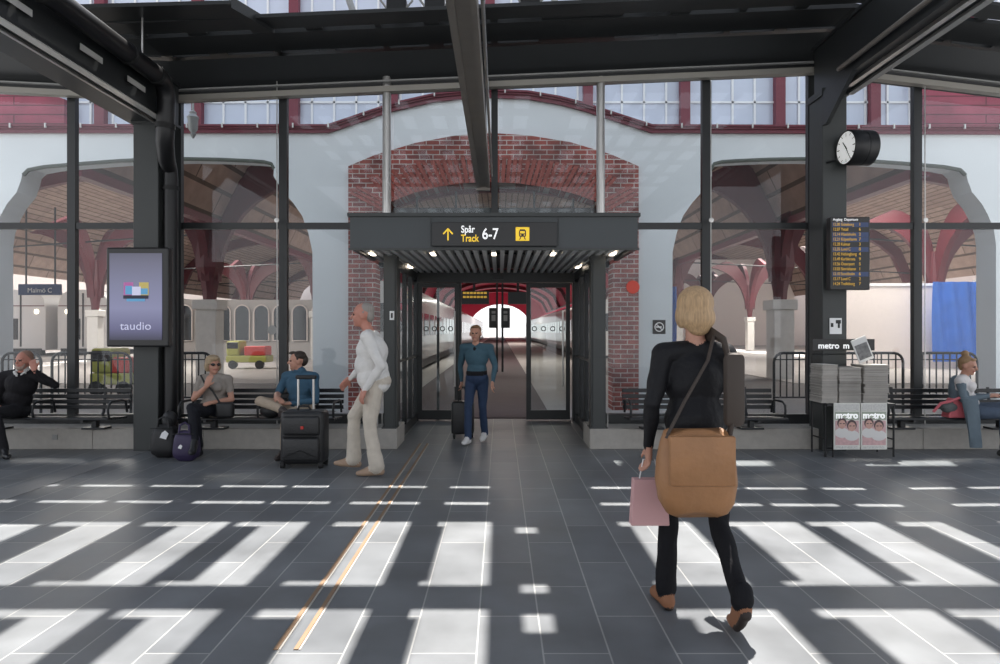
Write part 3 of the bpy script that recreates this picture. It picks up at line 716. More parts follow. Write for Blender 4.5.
long_train(4.2, 7.1, 34, 110, 'white train standing right of the central platform behind the right door')
def train_front(x0, x1, y0, label, h=3.75):
    t = thing('train', label, 'train', ((x0+x1)/2, y0, 0))
    pr = [(x0, .3), (x0, h-1.0), (x0+.12, h-.5), (x0+.45, h-.12), (x0+1, h), (x1-1, h), (x1-.45, h-.12), (x1-.12, h-.5), (x1, h-1.0), (x1, .3)]
    MB().prism(pr, y0, y0+24).build('body', 'train', t, smooth=True)
    xm = (x0+x1)/2
    MB().box(xm-.04, xm+.04, y0-.03, y0, .5, h-.2).build('gangway_seam', 'black', t)
    MB().box(xm-.6, xm-.15, y0-.02, y0, .9, 2.1).build('cab_window', 'dark_glass', t)
    MB().box(x0+.05, x1-.05, y0-.03, y0, h-.95, h-.9).build('roof_line', 'maroon_dark', t)
    MB().ellip((xm-.9, y0-.02, 2.5), (.12, .05, .12)).build('headlight', 'lamp', t); MB().ellip((xm+.9, y0-.02, 2.5), (.12, .05, .12)).build('headlight', 'lamp', t)
    MB().box(x0+.2, x1-.2, y0-.05, y0+.3, 0, .4).build('buffer_beam', 'black', t)
train_front(-28.7, -25.9, 38, 'white train front at the far left beyond the arch'); train_front(-25.2, -22.3, 38, 'white round-shouldered train front left of the screen column')

# hoarding and blue tarpaulin at right
o = MB().box(12.2, 19.5, 25.0, 25.2, 0, 3.1).build('hoarding', 'cream'); tag(o, 'long pale cream hoarding behind the right column', 'hoarding')
MB().box(12.2, 19.5, 24.95, 25.0, 3.1, 3.2).build('top_rail', 'white', o)
def tarp(x0, x1, y, z0, z1, label):
    n_ = 24; vs = []; fs = []
    for j in range(9):
        for i in range(n_+1):
            u = i/n_; vs.append((x0+(x1-x0)*u, y+.06*math.sin(u*22+j*.4)+.03*math.sin(u*9), z0+(z1-z0)*j/8))
    for j in range(8):
        for i in range(n_): a = j*(n_+1)+i; fs.append((a, a+1, a+n_+2, a+n_+1))
    o = MB().add(vs, fs).build('tarpaulin', 'blue', smooth=True); return tag(o, label, 'tarpaulin')
tarp(15.7, 17.55, 24.2, .3, 3.2, 'bright blue tarpaulin hanging before the hoarding above the seated woman')
tarp(5.15, 5.9, 22.3, .8, 2.9, 'narrow blue tarpaulin just right of the no smoking sign')
o = MB().box(gx(984, 24), 21, 24.4, 24.6, 0, 3.3).build('brick_screen_wall', 'concrete'); struct(o)
# far platform furniture: small kiosks and carts
def cart(px, d, label, m, w_=1.5):
    x = gx(px, d); t = thing('luggage_cart', label, 'cart', (x, d, .01))
    MB().bbox(x-w_/2, x+w_/2, d-.4, d+.4, .25, .5, .04).build('deck', m, t)
    MB().bbox(x-w_/2, x-w_/2+.5, d-.38, d+.38, .5, 1.05, .08).build('cab', m, t)
    MB().bbox(x-w_/2+.03, x-w_/2+.45, d-.39, d+.39, .75, 1.0, .03).build('cab_window', 'dark_glass', t)
    MB().bbox(x-.1, x+w_/2-.05, d-.35, d+.35, .5, .85, .05).build('load', 'red', t)
    for sx in (-1, 1):
        MB().tube([(x+sx*w_*.33, d-.42, .17), (x+sx*w_*.33, d-.3, .17)], .16, 16).build('wheel', 'rubber', t)
cart(250, 25, 'yellow luggage cart with red load between the seated couple beyond the glass', 'dull_yellow', 1.5)
cart(120, 15, 'yellow luggage cart seen through the railing below the advertising screen', 'dull_yellow', .9)
# far lit row of windows behind left arch (station buildings across tracks)
mb = MB(); 
t = thing('kiosk_row', 'long glazed kiosk row with arched window heads beyond the left arch', 'kiosk', (-13.4, 34, 0))
MB().box(-17.5, -8.6, 34.2, 36, 0, 3.0).build('wall', 'concrete', t)
mb = MB(); mbf = MB()
for i in range(9):
    x = -17.1+i*.98; c = [(x-.38, .9), (x+.38, .9)]+[(x+.38*math.cos(a*math.pi/8), 2.35+.38*math.sin(a*math.pi/8)) for a in range(9)]
    mb = MB().prism(c, 34.12, 34.2); f_ = mb.build('window', 'dark_glass', t)
    MB().tube([(p_[0], 34.1, p_[1]) for p_ in c+[c[0]]], .035, 6).build('window_frame', 'cream', f_)

# departure displays and signal in the passage
t = thing('platform_display', 'black platform display with amber text seen through the door gap', 'display', (gx(474, 17), 17, gz(305, 17)))
MB().box(gx(461, 17), gx(489, 17), 17, 17.15, gz(304, 17), gz(291, 17)).build('housing', 'sign_black', t)
mb = MB()
for i in range(2):
    for j in range(7):
        x = gx(463+j*3.5, 17); mb.box(x, x+.07, 16.985, 17, gz(298-i*4, 17), gz(296-i*4, 17))
each(mb, 'text_block', 'amber', t); MB().box(gx(474, 17)-.03, gx(474, 17)+.03, 17.05, 17.1, gz(291, 17), 4.2).build('hanger', 'black', t)
t = thing('platform_display', 'dark blank platform display behind the right door leaf', 'display', (gx(518, 17), 17, gz(305, 17)))
MB().box(gx(508, 17), gx(530, 17), 17, 17.15, gz(304, 17), gz(292, 17)).build('housing', 'sign_black', t); MB().box(gx(518, 17)-.03, gx(518, 17)+.03, 17.05, 17.1, gz(292, 17), 4.2).build('hanger', 'black', t)
t = thing('platform_clock_post', 'twin dark posts with two square loudspeaker boxes on the central platform', 'post', (gx(499, 23), 23, 0))
for px in (497, 502.5): MB().box(gx(px, 23)-.035, gx(px, 23)+.035, 22.97, 23.03, .01, 4.6).build('post', 'black', t)
for px in (493.5, 505.5):
    b_ = MB().bbox(gx(px-4.5, 22.9), gx(px+4.5, 22.9), 22.7, 22.95, gz(328, 22.9), gz(308, 22.9), .03).build('speaker_box', 'steel', t)
    MB().box(gx(px-2, 22.6), gx(px+2, 22.6), 22.68, 22.7, gz(321, 22.7), gz(315, 22.7)).box(gx(px-2, 22.6), gx(px+2, 22.6), 22.68, 22.7, gz(313.5, 22.7), gz(311, 22.7)).build('grille', 'alu_dull', b_)
# station name sign
t = thing('station_sign', 'blue station name sign hanging above the far left railing', 'sign', (gx(39, 16), 16, gz(296, 16)))
MB().bbox(gx(18, 16), gx(60, 16), 16, 16.08, gz(295, 16), gz(284, 16), .01).build('board', mat('dark_blue_enamel', (.02, .05, .16), .4), t)
text('lettering', 'Malmö C', (gx(40, 16), 15.99, gz(292.5, 16)), .16, 'white', t, align='CENTER')
mb = MB(); mb.tube([(gx(25, 16), 16.04, gz(284, 16)), (gx(25, 16), 16.04, 4.4)], .02, 6).tube([(gx(54, 16), 16.04, gz(284, 16)), (gx(54, 16), 16.04, 4.4)], .02, 6); each(mb, 'hanger', 'black', t)

# ---------------------------------------------------------------- railings just outside the glass
def railing(px0, px1, label, d=10.2):
    x0, x1 = gx(px0, d), gx(px1, d); z1 = gz(353, d)
    t = thing('railing', label, 'railing', ((x0+x1)/2, d, 0), group='black railings outside the glass wall')
    r = .14; pts = [(x0, d, 0), (x0, d, z1-r)]+[(x0+r-r*math.cos(a), d, z1-r+r*math.sin(a)) for a in (.4, .8, 1.2)]+[(x0+r, d, z1), (x1-r, d, z1)]+[(x1-r+r*math.sin(a), d, z1-r+r*math.cos(a)) for a in (.4, .8, 1.2)]+[(x1, d, z1-r), (x1, d, 0)]
    MB().tube(pts, .021, 8).build('frame', 'black', t, smooth=True)
    MB().tube([(x0, d, .42), (x1, d, .42)], .014, 6).tube([(x0, d, z1-.1), (x1, d, z1-.1)], .01, 6).build('cross_rail', 'black', t)
    n_ = max(2, round((x1-x0)/.105)); mb = MB()
    for i in range(1, n_): x = x0+(x1-x0)*i/n_; mb.box(x-.008, x+.008, d-.008, d+.008, .42, z1-.01)
    mb.build('bars', 'black', t)
railing(2, 41, 'black railing behind the man in the black sweater'); railing(52, 131, 'black railing behind the left bench, beside the screen column'); railing(172, 212, 'black railing behind the woman in sunglasses')
railing(774, 812, 'black railing left of the right column'); railing(838, 903, 'black railing behind the newspaper stacks'); railing(916, 977, 'black railing behind the woman on the right bench')

# ---------------------------------------------------------------- benches
def make_bench(label):
    t = thing('bench', label, 'bench', (0, 0, 0), group='black slatted benches along the glass wall'); L = .925
    # local: front is -Y ; seat front at y=-.2, back at .25
    mb = MB()
    for i in range(5): y = -.2+i*.085; mb.bbox(-L, L, y, y+.065, .395-i*.006, .42-i*.006, .004, 1)
    mb.build('seat', 'bench', t)
    mb = MB()
    for z, y in ((.5, .25), (.565, .262), (.63, .274), (.7, .286)): mb.bbox(-L, L, y, y+.025, z-.024, z+.024, .004, 1)
    mb.build('backrest', 'bench', t)
    for x in (-.6, .6):
        MB().tube([(x, -.17, .38), (x, .2, .36), (x, .27, .44), (x, .31, .74)], .018, 8).build('frame', 'bench', t, smooth=True)
        MB().bbox(x-.03, x+.03, .06, .14, .25, .37, .005).bbox(x-.14, x+.14, .04, .2, .25, .275, .005).build('leg', 'bench', t)
    for x in (-L+.02, .02, L-.02):
        MB().tube([(x, .24, .44), (x, .2, .585), (x, .12, .6), (x, -.1, .6), (x, -.155, .56), (x, -.165, .5), (x, -.14, .40)], .014, 8).build('armrest', 'bench', t, smooth=True)
    return t
b0 = make_bench('black slatted bench at the far left where the man in black sits'); b0.location = (-5.5, 7.98, 0)
dup(b0, (-2.86, 7.98, 0), label='black slatted bench where the couple with luggage sits'); dup(b0, (2.44, 7.98, 0), label='empty black slatted bench right of the entrance, behind the walking woman'); dup(b0, (5.46, 7.98, 0), label='black slatted bench at the far right beside the newspaper stand')

# ---------------------------------------------------------------- advertising screen
t = thing('advertising_screen', 'upright black framed advertising screen with lavender picture on the left column', 'screen', (gx(138.5, 7.75), 7.75, 0))
X = t.location.x; z0, z1 = gz(347, 7.7), gz(247, 7.7)
MB().bbox(X-.36, X+.36, 7.72, 7.84, z0, z1, .02).build('frame', 'sign_black', t)
me_ = MB().box(X-.315, X+.29, 7.712, 7.72, z0+.08, z1-.07)
s_ = me_.build('display', 'screen', t)
zc_ = (z0+z1)/2
for vtx in s_.data.vertices: vtx.co.z -= (z0+.08)
s_.location.z += z0+.08
mb = MB(); MB().bbox(X-.1, X+.1, 7.84, 8.0, zc_-.2, zc_+.2, .01).build('mount', 'black', t)
pk = mat('pic_pink', (.4, .1, .3), .5, emit=(.45, .15, .35), es=.4); bl = mat('pic_blue', (.1, .3, .5), .5, emit=(.1, .3, .5), es=.5); go = mat('pic_gold', (.5, .4, .1), .5, emit=(.5, .4, .15), es=.4); dk = mat('pic_dark', (.03, .03, .06), .5); pw = mat('pic_pale', (.6, .6, .75), .5, emit=(.6, .6, .8), es=.4)
pc = MB()
for (a, b, c, d_, k) in ((-.15, -.04, .02, .17, 0), (-.13, -.05, .03, .13, 1), (.03, .14, .02, .17, 2), (.04, .13, .03, .1, 1), (-.05, .05, .0, .12, 4), (-.03, .03, -.04, .02, 0), (-.15, .14, -.02, .02, 3), (-.11, .1, -.05, -.02, 1)):
    pc.mi = k; yy = 7.711-.0015*len(pc.f)/6; pc.box(X+a, X+b, yy-.001, yy, zc_+c, zc_+d_)
pc.build('picture', [pk, bl, go, dk, pw], t)
text('lettering', 'taudio', (X-.01, 7.708, z0+.2), .13, pw, t, align='CENTER', sx=1.1)
t.rotation_euler = (0, 0, 0)

# clock
t = thing('station_clock', 'round black drum clock with white dial mounted on the right column', 'clock', (gx(858, 7.8), 7.8, gz(166, 7.8)))
c = at(858, 148, 7.8); a_ = math.radians(-52)
ax = Vector((-math.cos(math.radians(5)), -math.sin(math.radians(5)), 0)); R4 = ax.to_track_quat('Z', 'Y').to_matrix().to_4x4(); T4 = Matrix.Translation(c) @ R4
MB().lathe([(.0, -.15), (.19, -.15), (.203, -.14), (.203, -.03), (.198, -.025), (.198, -.015), (.203, -.01), (.203, .145), (.195, .155), (.185, .155), (.185, .14), (0, .14)], seg=32, M4=T4).build('drum', 'black', t, smooth=True)
dd = MB().lathe([(0, .141), (.186, .141), (.186, .146), (0, .146)], seg=32, M4=T4).build('dial', 'dial', t)
mb = MB(); up = (R4.inverted() @ Vector((0, 0, 1))); ua = math.atan2(up.y, up.x)
for i in range(12):
    a = ua-2*math.pi*i/12; r0 = .14 if i % 3 else .125; mb.add([((r*math.cos(a)-s*math.sin(a)*.006), (r*math.sin(a)+s*math.cos(a)*.006), .148) for r, s in ((r0, -1), (.172, -1), (.172, 1), (r0, 1))], [(0, 1, 2, 3)], T4)
mb.build('hour_marks', 'black', dd)
def hand(ang, L, w_, nm):
    a = ua-ang; MB().add([((r*math.cos(a)-s*math.sin(a)*w_), (r*math.sin(a)+s*math.cos(a)*w_), .15) for r, s in ((-.03, -1), (L, -.6), (L, .6), (-.03, 1))], [(0, 1, 2, 3)], T4).build(nm, 'black', dd)
hand(math.radians(-38), .1, .011, 'hour_hand'); hand(math.radians(150), .15, .008, 'minute_hand')
MB().tube([c+Vector((-.2, .08, -.12)), Vector((CR[0]+.05, 8.0, c.z-.12))], .014, 8).tube([c-ax*.1, Vector((4.1, 8.02, c.z))], .04, 10).build('bracket', 'black', t)

# departure board
t = thing('departure_board', 'tall dark departure board with rows of amber text on the right column', 'display', (gx(848, 7.8), 7.8, 0))
X = t.location.x; z0, z1 = gz(290, 7.8), gz(217.5, 7.8)
MB().bbox(X-.225, X+.235, 7.76, 7.86, z0, z1, .008).build('housing', 'sign_black', t); MB().box(X-.12, X+.05, 7.86, 8.0, (z0+z1)/2-.1, (z0+z1)/2+.1).build('mount', 'black', t)
blu = mat('board_blue_row', (.02, .035, .1), .4, emit=(.05, .09, .22), es=.2)
mb = MB(); nrow = 13; hh = (z1-z0-.1)/nrow; 
for i in (0, 2, 3, 5, 10): mb.box(X-.205, X+.215, 7.755, 7.76, z1-.06-(i+1)*hh, z1-.06-i*hh-.005)
mb.build('blue_rows', blu, t)
names = ['Göteborg', 'Ystad', 'Hässleholm', 'Köpenhamn', 'Kalmar', 'Lund C', 'Helsingborg', 'Karlskrona', 'Österport', 'Simrishamn', 'Stockholm', 'Lund C', 'Trelleborg']
for i, nm in enumerate(names):
    zz = z1-.06-(i+1)*hh+.014
    text('text_row', '%02d.%02d %s' % (12+i//6, (7*i) % 60, nm), (X-.2, 7.752, zz), .05, 'amber', t, sx=.75)
    text('track_number', str(1+(i*5) % 9), (X+.1, 7.752, zz), .05, 'amber', t)
text('heading', 'Avgång  Departure', (X-.2, 7.752, z1-.045), .042, 'ink_white', t, sx=.9)
t.rotation_euler = (0, 0, 0)

# no smoking sign on the glass, red disc
t = thing('no_smoking_sign', 'small black no smoking sign on the glass right of the entrance', 'sign', (gx(659, 8.54), 8.54, gz(334, 8.54)))
cx, cz = gx(659, 8.54), gz(327, 8.54)
MB().bbox(cx-.082, cx+.082, 8.53, 8.545, cz-.09, cz+.09, .003, 1).build('plate', 'sign_black', t)
mb = MB(); mb.tube([(cx+.055*math.cos(a*math.pi/12), 8.528, cz+.055*math.sin(a*math.pi/12)) for a in range(25)], .007, 6); mb.tube([(cx-.038, 8.526, cz+.038), (cx+.038, 8.526, cz-.038)], .006, 6); mb.box(cx-.04, cx+.03, 8.522, 8.528, cz-.008, cz+.008); mb.build('symbol', 'white', t)
o = MB().lathe([(0, -.002), (.085, -.002), (.085, .002), (0, .002)], seg=24, M4=Matrix.Translation((gx(633, 8.57), 8.575, gz(287, 8.57))) @ Matrix.Rotation(math.pi/2, 4, 'X')).build('round_sticker', 'red_sticker'); tag(o, 'round red sticker on the glass right of the entrance', 'sticker')
o = MB().lathe([(0, -.002), (.06, -.002), (.06, .002), (0, .002)], seg=24, M4=Matrix.Translation((gx(272, 8.57), 8.575, gz(330, 8.57))) @ Matrix.Rotation(math.pi/2, 4, 'X')).build('round_sticker', 'alu_dull'); tag(o, 'round grey sticker on the glass above the seated couple', 'sticker')

# small wall objects on right column
t = thing('notice', 'white notice with black marks taped on the right column', 'notice', (gx(835.5, 7.98), 7.99, gz(334, 7.98)))
MB().box(gx(830, 7.98), gx(842, 7.98), 7.985, 7.995, gz(334, 7.98), gz(318, 7.98)).build('sheet', 'white', t)
MB().box(gx(831, 7.98), gx(833.5, 7.98), 7.982, 7.985, gz(327, 7.98), gz(323, 7.98)).box(gx(836, 7.98), gx(841, 7.98), 7.982, 7.985, gz(323.5, 7.98), gz(320, 7.98)).box(gx(838, 7.98), gx(840, 7.98), 7.982, 7.985, gz(328, 7.98), gz(323, 7.98)).build('marks', 'black', t)

# ---------------------------------------------------------------- newspaper stand
SX = gx(853, 7.75)
t = thing('newspaper_stand', 'black newspaper stand with two front page posters reading metro', 'newspaper stand', (SX, 7.8, 0))
x0, x1 = gx(820, 7.75), gx(887, 7.75); zt_ = gz(402, 7.75)
mb = MB()
for (a, b) in ((x0, 7.62), (x1, 7.62), (x0, 7.95), (x1, 7.95), (gx(833, 7.6), 7.6)): mb.tube([(a, b, 0), (a, b, zt_)], .011, 8)
mb.tube([(x0, 7.62, .2), (x0, 7.95, .2)], .009, 6).tube([(x1, 7.62, .2), (x1, 7.95, .2)], .009, 6).tube([(x0, 7.95, zt_), (x0, 7.95, zt_+.55), (x1, 7.95, zt_+.55), (x1, 7.95, zt_)], .007, 6).tube([(x0, 7.62, .1), (x1, 7.62, .1)], .009, 6)
mb.build('frame', 'black', t, smooth=True)
MB().box(x0, x1, 7.58, 7.98, zt_-.03, zt_).build('shelf', 'black', t)
MB().box(x0+.02, x1-.02, 7.97, 7.99, gz(350.5, 7.95), gz(339, 7.95)).build('header_board', 'sign_black', t)
text('lettering', 'metro', (gx(819, 7.94), 7.962, gz(348.5, 7.94)), .1, 'ink_white', t, bold=.002)
text('lettering', 'm', (gx(844, 7.94), 7.962, gz(348.5, 7.94)), .1, 'ink_white', t, bold=.002)
face_m = mat('poster_face', (.6, .36, .3), .6, var=.2, vscale=30); pinkp = mat('poster_pink', (.62, .4, .4), .6, var=.3, vscale=30); greenp = mat('poster_header', (.38, .42, .34), .6); poshair = mat('poster_hair', (.1, .07, .07), .6)
for i, (pa, pb) in enumerate(((834, 860), (861, 887))):
    d = 7.56; a, b = gx(pa, d), gx(pb, d); zz0, zz1 = gz(449.5, d), gz(403, d); w_ = b-a; h_ = zz1-zz0
    p_ = MB().box(a, b, d, d+.012, zz0, zz1).build('poster', mat('poster_paper', (.72, .72, .66), .6), t)
    MB().box(a+.012, b-.012, d-.002, d, zz1-.09, zz1-.012).build('headline_band', 'print', p_)
    MB().box(a+.012, b-.012, d-.003, d-.0005, zz1-.19, zz1-.1).build('masthead', greenp, p_)
    text('lettering', 'metro', (a+.018, d-.004, zz1-.172), .1, 'ink_white', p_, bold=.003)
    pm = MB(); pm.box(a+.015, b-.015, d-.003, d-.0005, zz0+.05, zz1-.2)
    for fx, fz, fr in ((.3, .55, .048), (.68, .5, .05)):
        cxx = a+w_*fx; czz = zz0+h_*fz
        pm.mi = 3; pm.ellip((cxx, d-.003, czz+.012), (fr*1.12, .002, fr*1.25)); pm.mi = 2; pm.ellip((cxx, d-.006, czz-.005), (fr*.85, .002, fr*1.05)); pm.mi = 1; pm.ellip((cxx, d-.004, czz-fr*2.1), (fr*1.7, .002, fr*1.2))
        pm.mi = 3; pm.box(cxx-fr*.6, cxx-fr*.15, d-.011, d-.008, czz, czz+.01); pm.box(cxx+fr*.15, cxx+fr*.6, d-.011, d-.008, czz, czz+.01)
    pm.build('front_page_picture', [pinkp, mat('poster_white', (.7, .68, .66), .6), face_m, poshair], p_)
    MB().box(a+.02, b-.03, d-.004, d-.0006, zz0+.012, zz0+.04).build('caption', 'print', p_)
# bundles of newspapers
o0 = None; kk = 0
for si, (pa, pb, hts, nm) in enumerate(((820, 835.5, 4, 'left'), (837, 859, 4, 'middle'), (861.5, 886, 4, 'right'))):
    d = 7.66; a, b = gx(pa, d), gx(pb, d); z = zt_
    tops = gz(364.5 if si != 1 else 367, d); H_ = (tops-zt_)/hts
    for j in range(hts):
        ox = random.uniform(-.008, .008); mb = MB(); ns = 9
        for q in range(ns):
            e1, e2 = random.uniform(-.008, .008), random.uniform(-.006, .006); hz = H_/ns
            mb.bbox(a+ox+e1, b+ox+e1*.5, d-.05+e2, d+.25, z+q*hz+.0006, z+(q+1)*hz-.0006, .003, 1)
        o = mb.build('newspaper_bundle', 'paper'); z += H_
        tag(o, ('bottom', 'second', 'third', 'top')[j]+' bundle of folded newspapers in the '+nm+' stack on the stand', 'newspapers', 'newspaper bundles on the stand')
for pxa, pxb, zz, rot, lab in ((851, 868, 349, .35, 'single newspaper leaning upright on top of the newspaper stacks'),):
    c_ = at(862, 349.5, 7.8); T4 = Matrix.Translation(c_) @ Matrix.Rotation(-rot*-1*-1, 4, 'Y') @ Matrix.Rotation(-.25, 4, 'X')
    t = thing('newspaper', lab, 'newspaper', (c_.x, 7.8, c_.z-.14))
    T4 = Matrix.Translation(c_) @ Matrix.Rotation(-.38, 4, 'Y')
    MB().box(-.09, .09, -.012, .0, -.14, .14, T4).build('pages', mat('news_white', (.7, .7, .68), .7), t)
    MB().box(-.075, .075, -.014, -.012, -.11, .07, T4).build('front_picture', mat('news_picture', (.18, .18, .18), .7, var=.9, vscale=25), t)

# ---------------------------------------------------------------- luggage
blk = mat('black_nylon', (.012, .012, .013), .5, bump=.2, bscale=200); blk2 = mat('black_soft_case', (.018, .018, .019), .38, var=.3, bump=.25, bscale=60)
d = 7.1; X = gx(304.5, d)
t = thing('suitcase', 'large black soft suitcase with raised silver handle before the man in blue', 'suitcase', (X, d, 0))
MB().bbox(X-.225, X+.235, d-.13, d+.14, .04, .6, .05, 4).build('shell', blk2, t, smooth=True)
MB().bbox(X-.19, X+.2, d-.17, d-.11, .08, .33, .03, 3).build('front_pocket', blk2, t, smooth=True)
MB().bbox(X-.19, X+.2, d-.165, d-.11, .35, .55, .03, 3).build('front_pocket', blk2, t, smooth=True)
MB().tube([(X-.18, d-.175, .12), (X, d-.18, .2), (X+.19, d-.175, .12)], .007, 6).tube([(X-.18, d-.17, .34), (X+.19, d-.17, .34)], .006, 6).build('zip', 'rubber', t)
for x in (X-.09, X+.075): MB().tube([(x, d+.08, .56), (x, d+.08, .93)], .013, 8).build('handle_tube', 'alu', t, smooth=True)
MB().bbox(X-.12, X+.105, d+.06, d+.1, .92, .965, .015).build('handle_grip', blk, t, smooth=True)
MB().bbox(X+.01, X+.04, d-.185, d-.165, .42, .45, .004).build('badge', 'red', t)
MB().tube([(X-.07, d-.02, .6), (X-.05, d-.02, .64), (X+.05, d-.02, .64), (X+.07, d-.02, .6)], .013, 8).build('carry_handle', blk, t, smooth=True)
for sx in (-.2, .2):
    for sy in (-.1, .1): MB().tube([(X+sx-.02, d+sy, .035), (X+sx+.02, d+sy, .035)], .035, 14).build('wheel', 'rubber', t, smooth=True)
d = 7.55
def bag(px0, px1, py1, d, label, m, extra, dep=.28, nm='travel_bag'):
    x0, x1 = gx(px0, d), gx(px1, d); z1 = gz(py1, d); t = thing(nm, label, 'bag', ((x0+x1)/2, d, 0)); h = z1
    X = (x0+x1)/2; W = (x1-x0)/2
    bm_ = MB(); n_ = 8
    # soft bag: lathe-like superellipse loops
    vs = []; fs = []; seg = 28
    for j in range(n_+1):
        u = j/n_; s_ = (1-abs(2*u-1)**3.5)**(1/3.5) if 0 < u < 1 else .0; s_ = max(s_, .55)
        tp = 1-.18*u
        for k in range(seg):
            a = 2*math.pi*k/seg; c_, q = math.cos(a), math.sin(a)
            ex = abs(c_)**.5*(1 if c_ > 0 else -1); ey = abs(q)**.5*(1 if q > 0 else -1)
            vs.append((X+W*s_*tp*ex, d+dep/2*s_*tp*ey, .005+h*u))
    for j in range(n_):
        for k in range(seg): fs.append((j*seg+k, j*seg+(k+1) % seg, (j+1)*seg+(k+1) % seg, (j+1)*seg+k))
    fs += [tuple(range(seg))[::-1], tuple(range(n_*seg, (n_+1)*seg))]
    MB().add(vs, fs).build('body', m, t, smooth=True)
    MB().tube([(X-W*.45, d-dep*.3, h*.8), (X-W*.35, d-dep*.25, h+.07), (X, d-dep*.2, h+.1), (X+W*.35, d-dep*.25, h+.07), (X+W*.45, d-dep*.3, h*.8)], .012, 8).build('handle', m, t, smooth=True)
    MB().tube([(X-W*.8, d-dep*.40, h*.93), (X, d-dep*.43, h*.95), (X+W*.8, d-dep*.40, h*.93)], .006, 6).build('zip', 'rubber', t)
    if extra:
        ex, ez, es = extra; MB().prism([(X+ex-es, ez-es*.6), (X+ex+es*.4, ez-es), (X+ex+es, ez+es*.3), (X+ex+es*.2, ez+es), (X+ex-es*.5, ez+es*.5)], d-dep*.52, d-dep*.5).build('label_tag', 'white', t)
    return t
bag(152, 180, 425, 7.62, 'black square travel bag with white tag beside the left column', blk, (.04, .27, .05), .24)
bag(174, 199.5, 431, 7.42, 'small purple travel bag at the feet of the woman in sunglasses', mat('purple_nylon', (.035, .024, .07), .5, bump=.2, bscale=80), (-.02, .17, .025), .22)
t = thing('backpack', 'small black backpack resting on top of the black travel bag', 'bag', (gx(168, 7.64), 7.66, .34))
X = t.location.x
MB().ellip((X, 7.68, .42), (.085, .07, .1)).ellip((X+.01, 7.62, .39), (.06, .04, .06)).build('body', blk, t, smooth=True)
MB().tube([(X-.03, 7.66, .5), (X, 7.66, .54), (X+.03, 7.66, .5)], .007, 6).build('loop', blk, t)

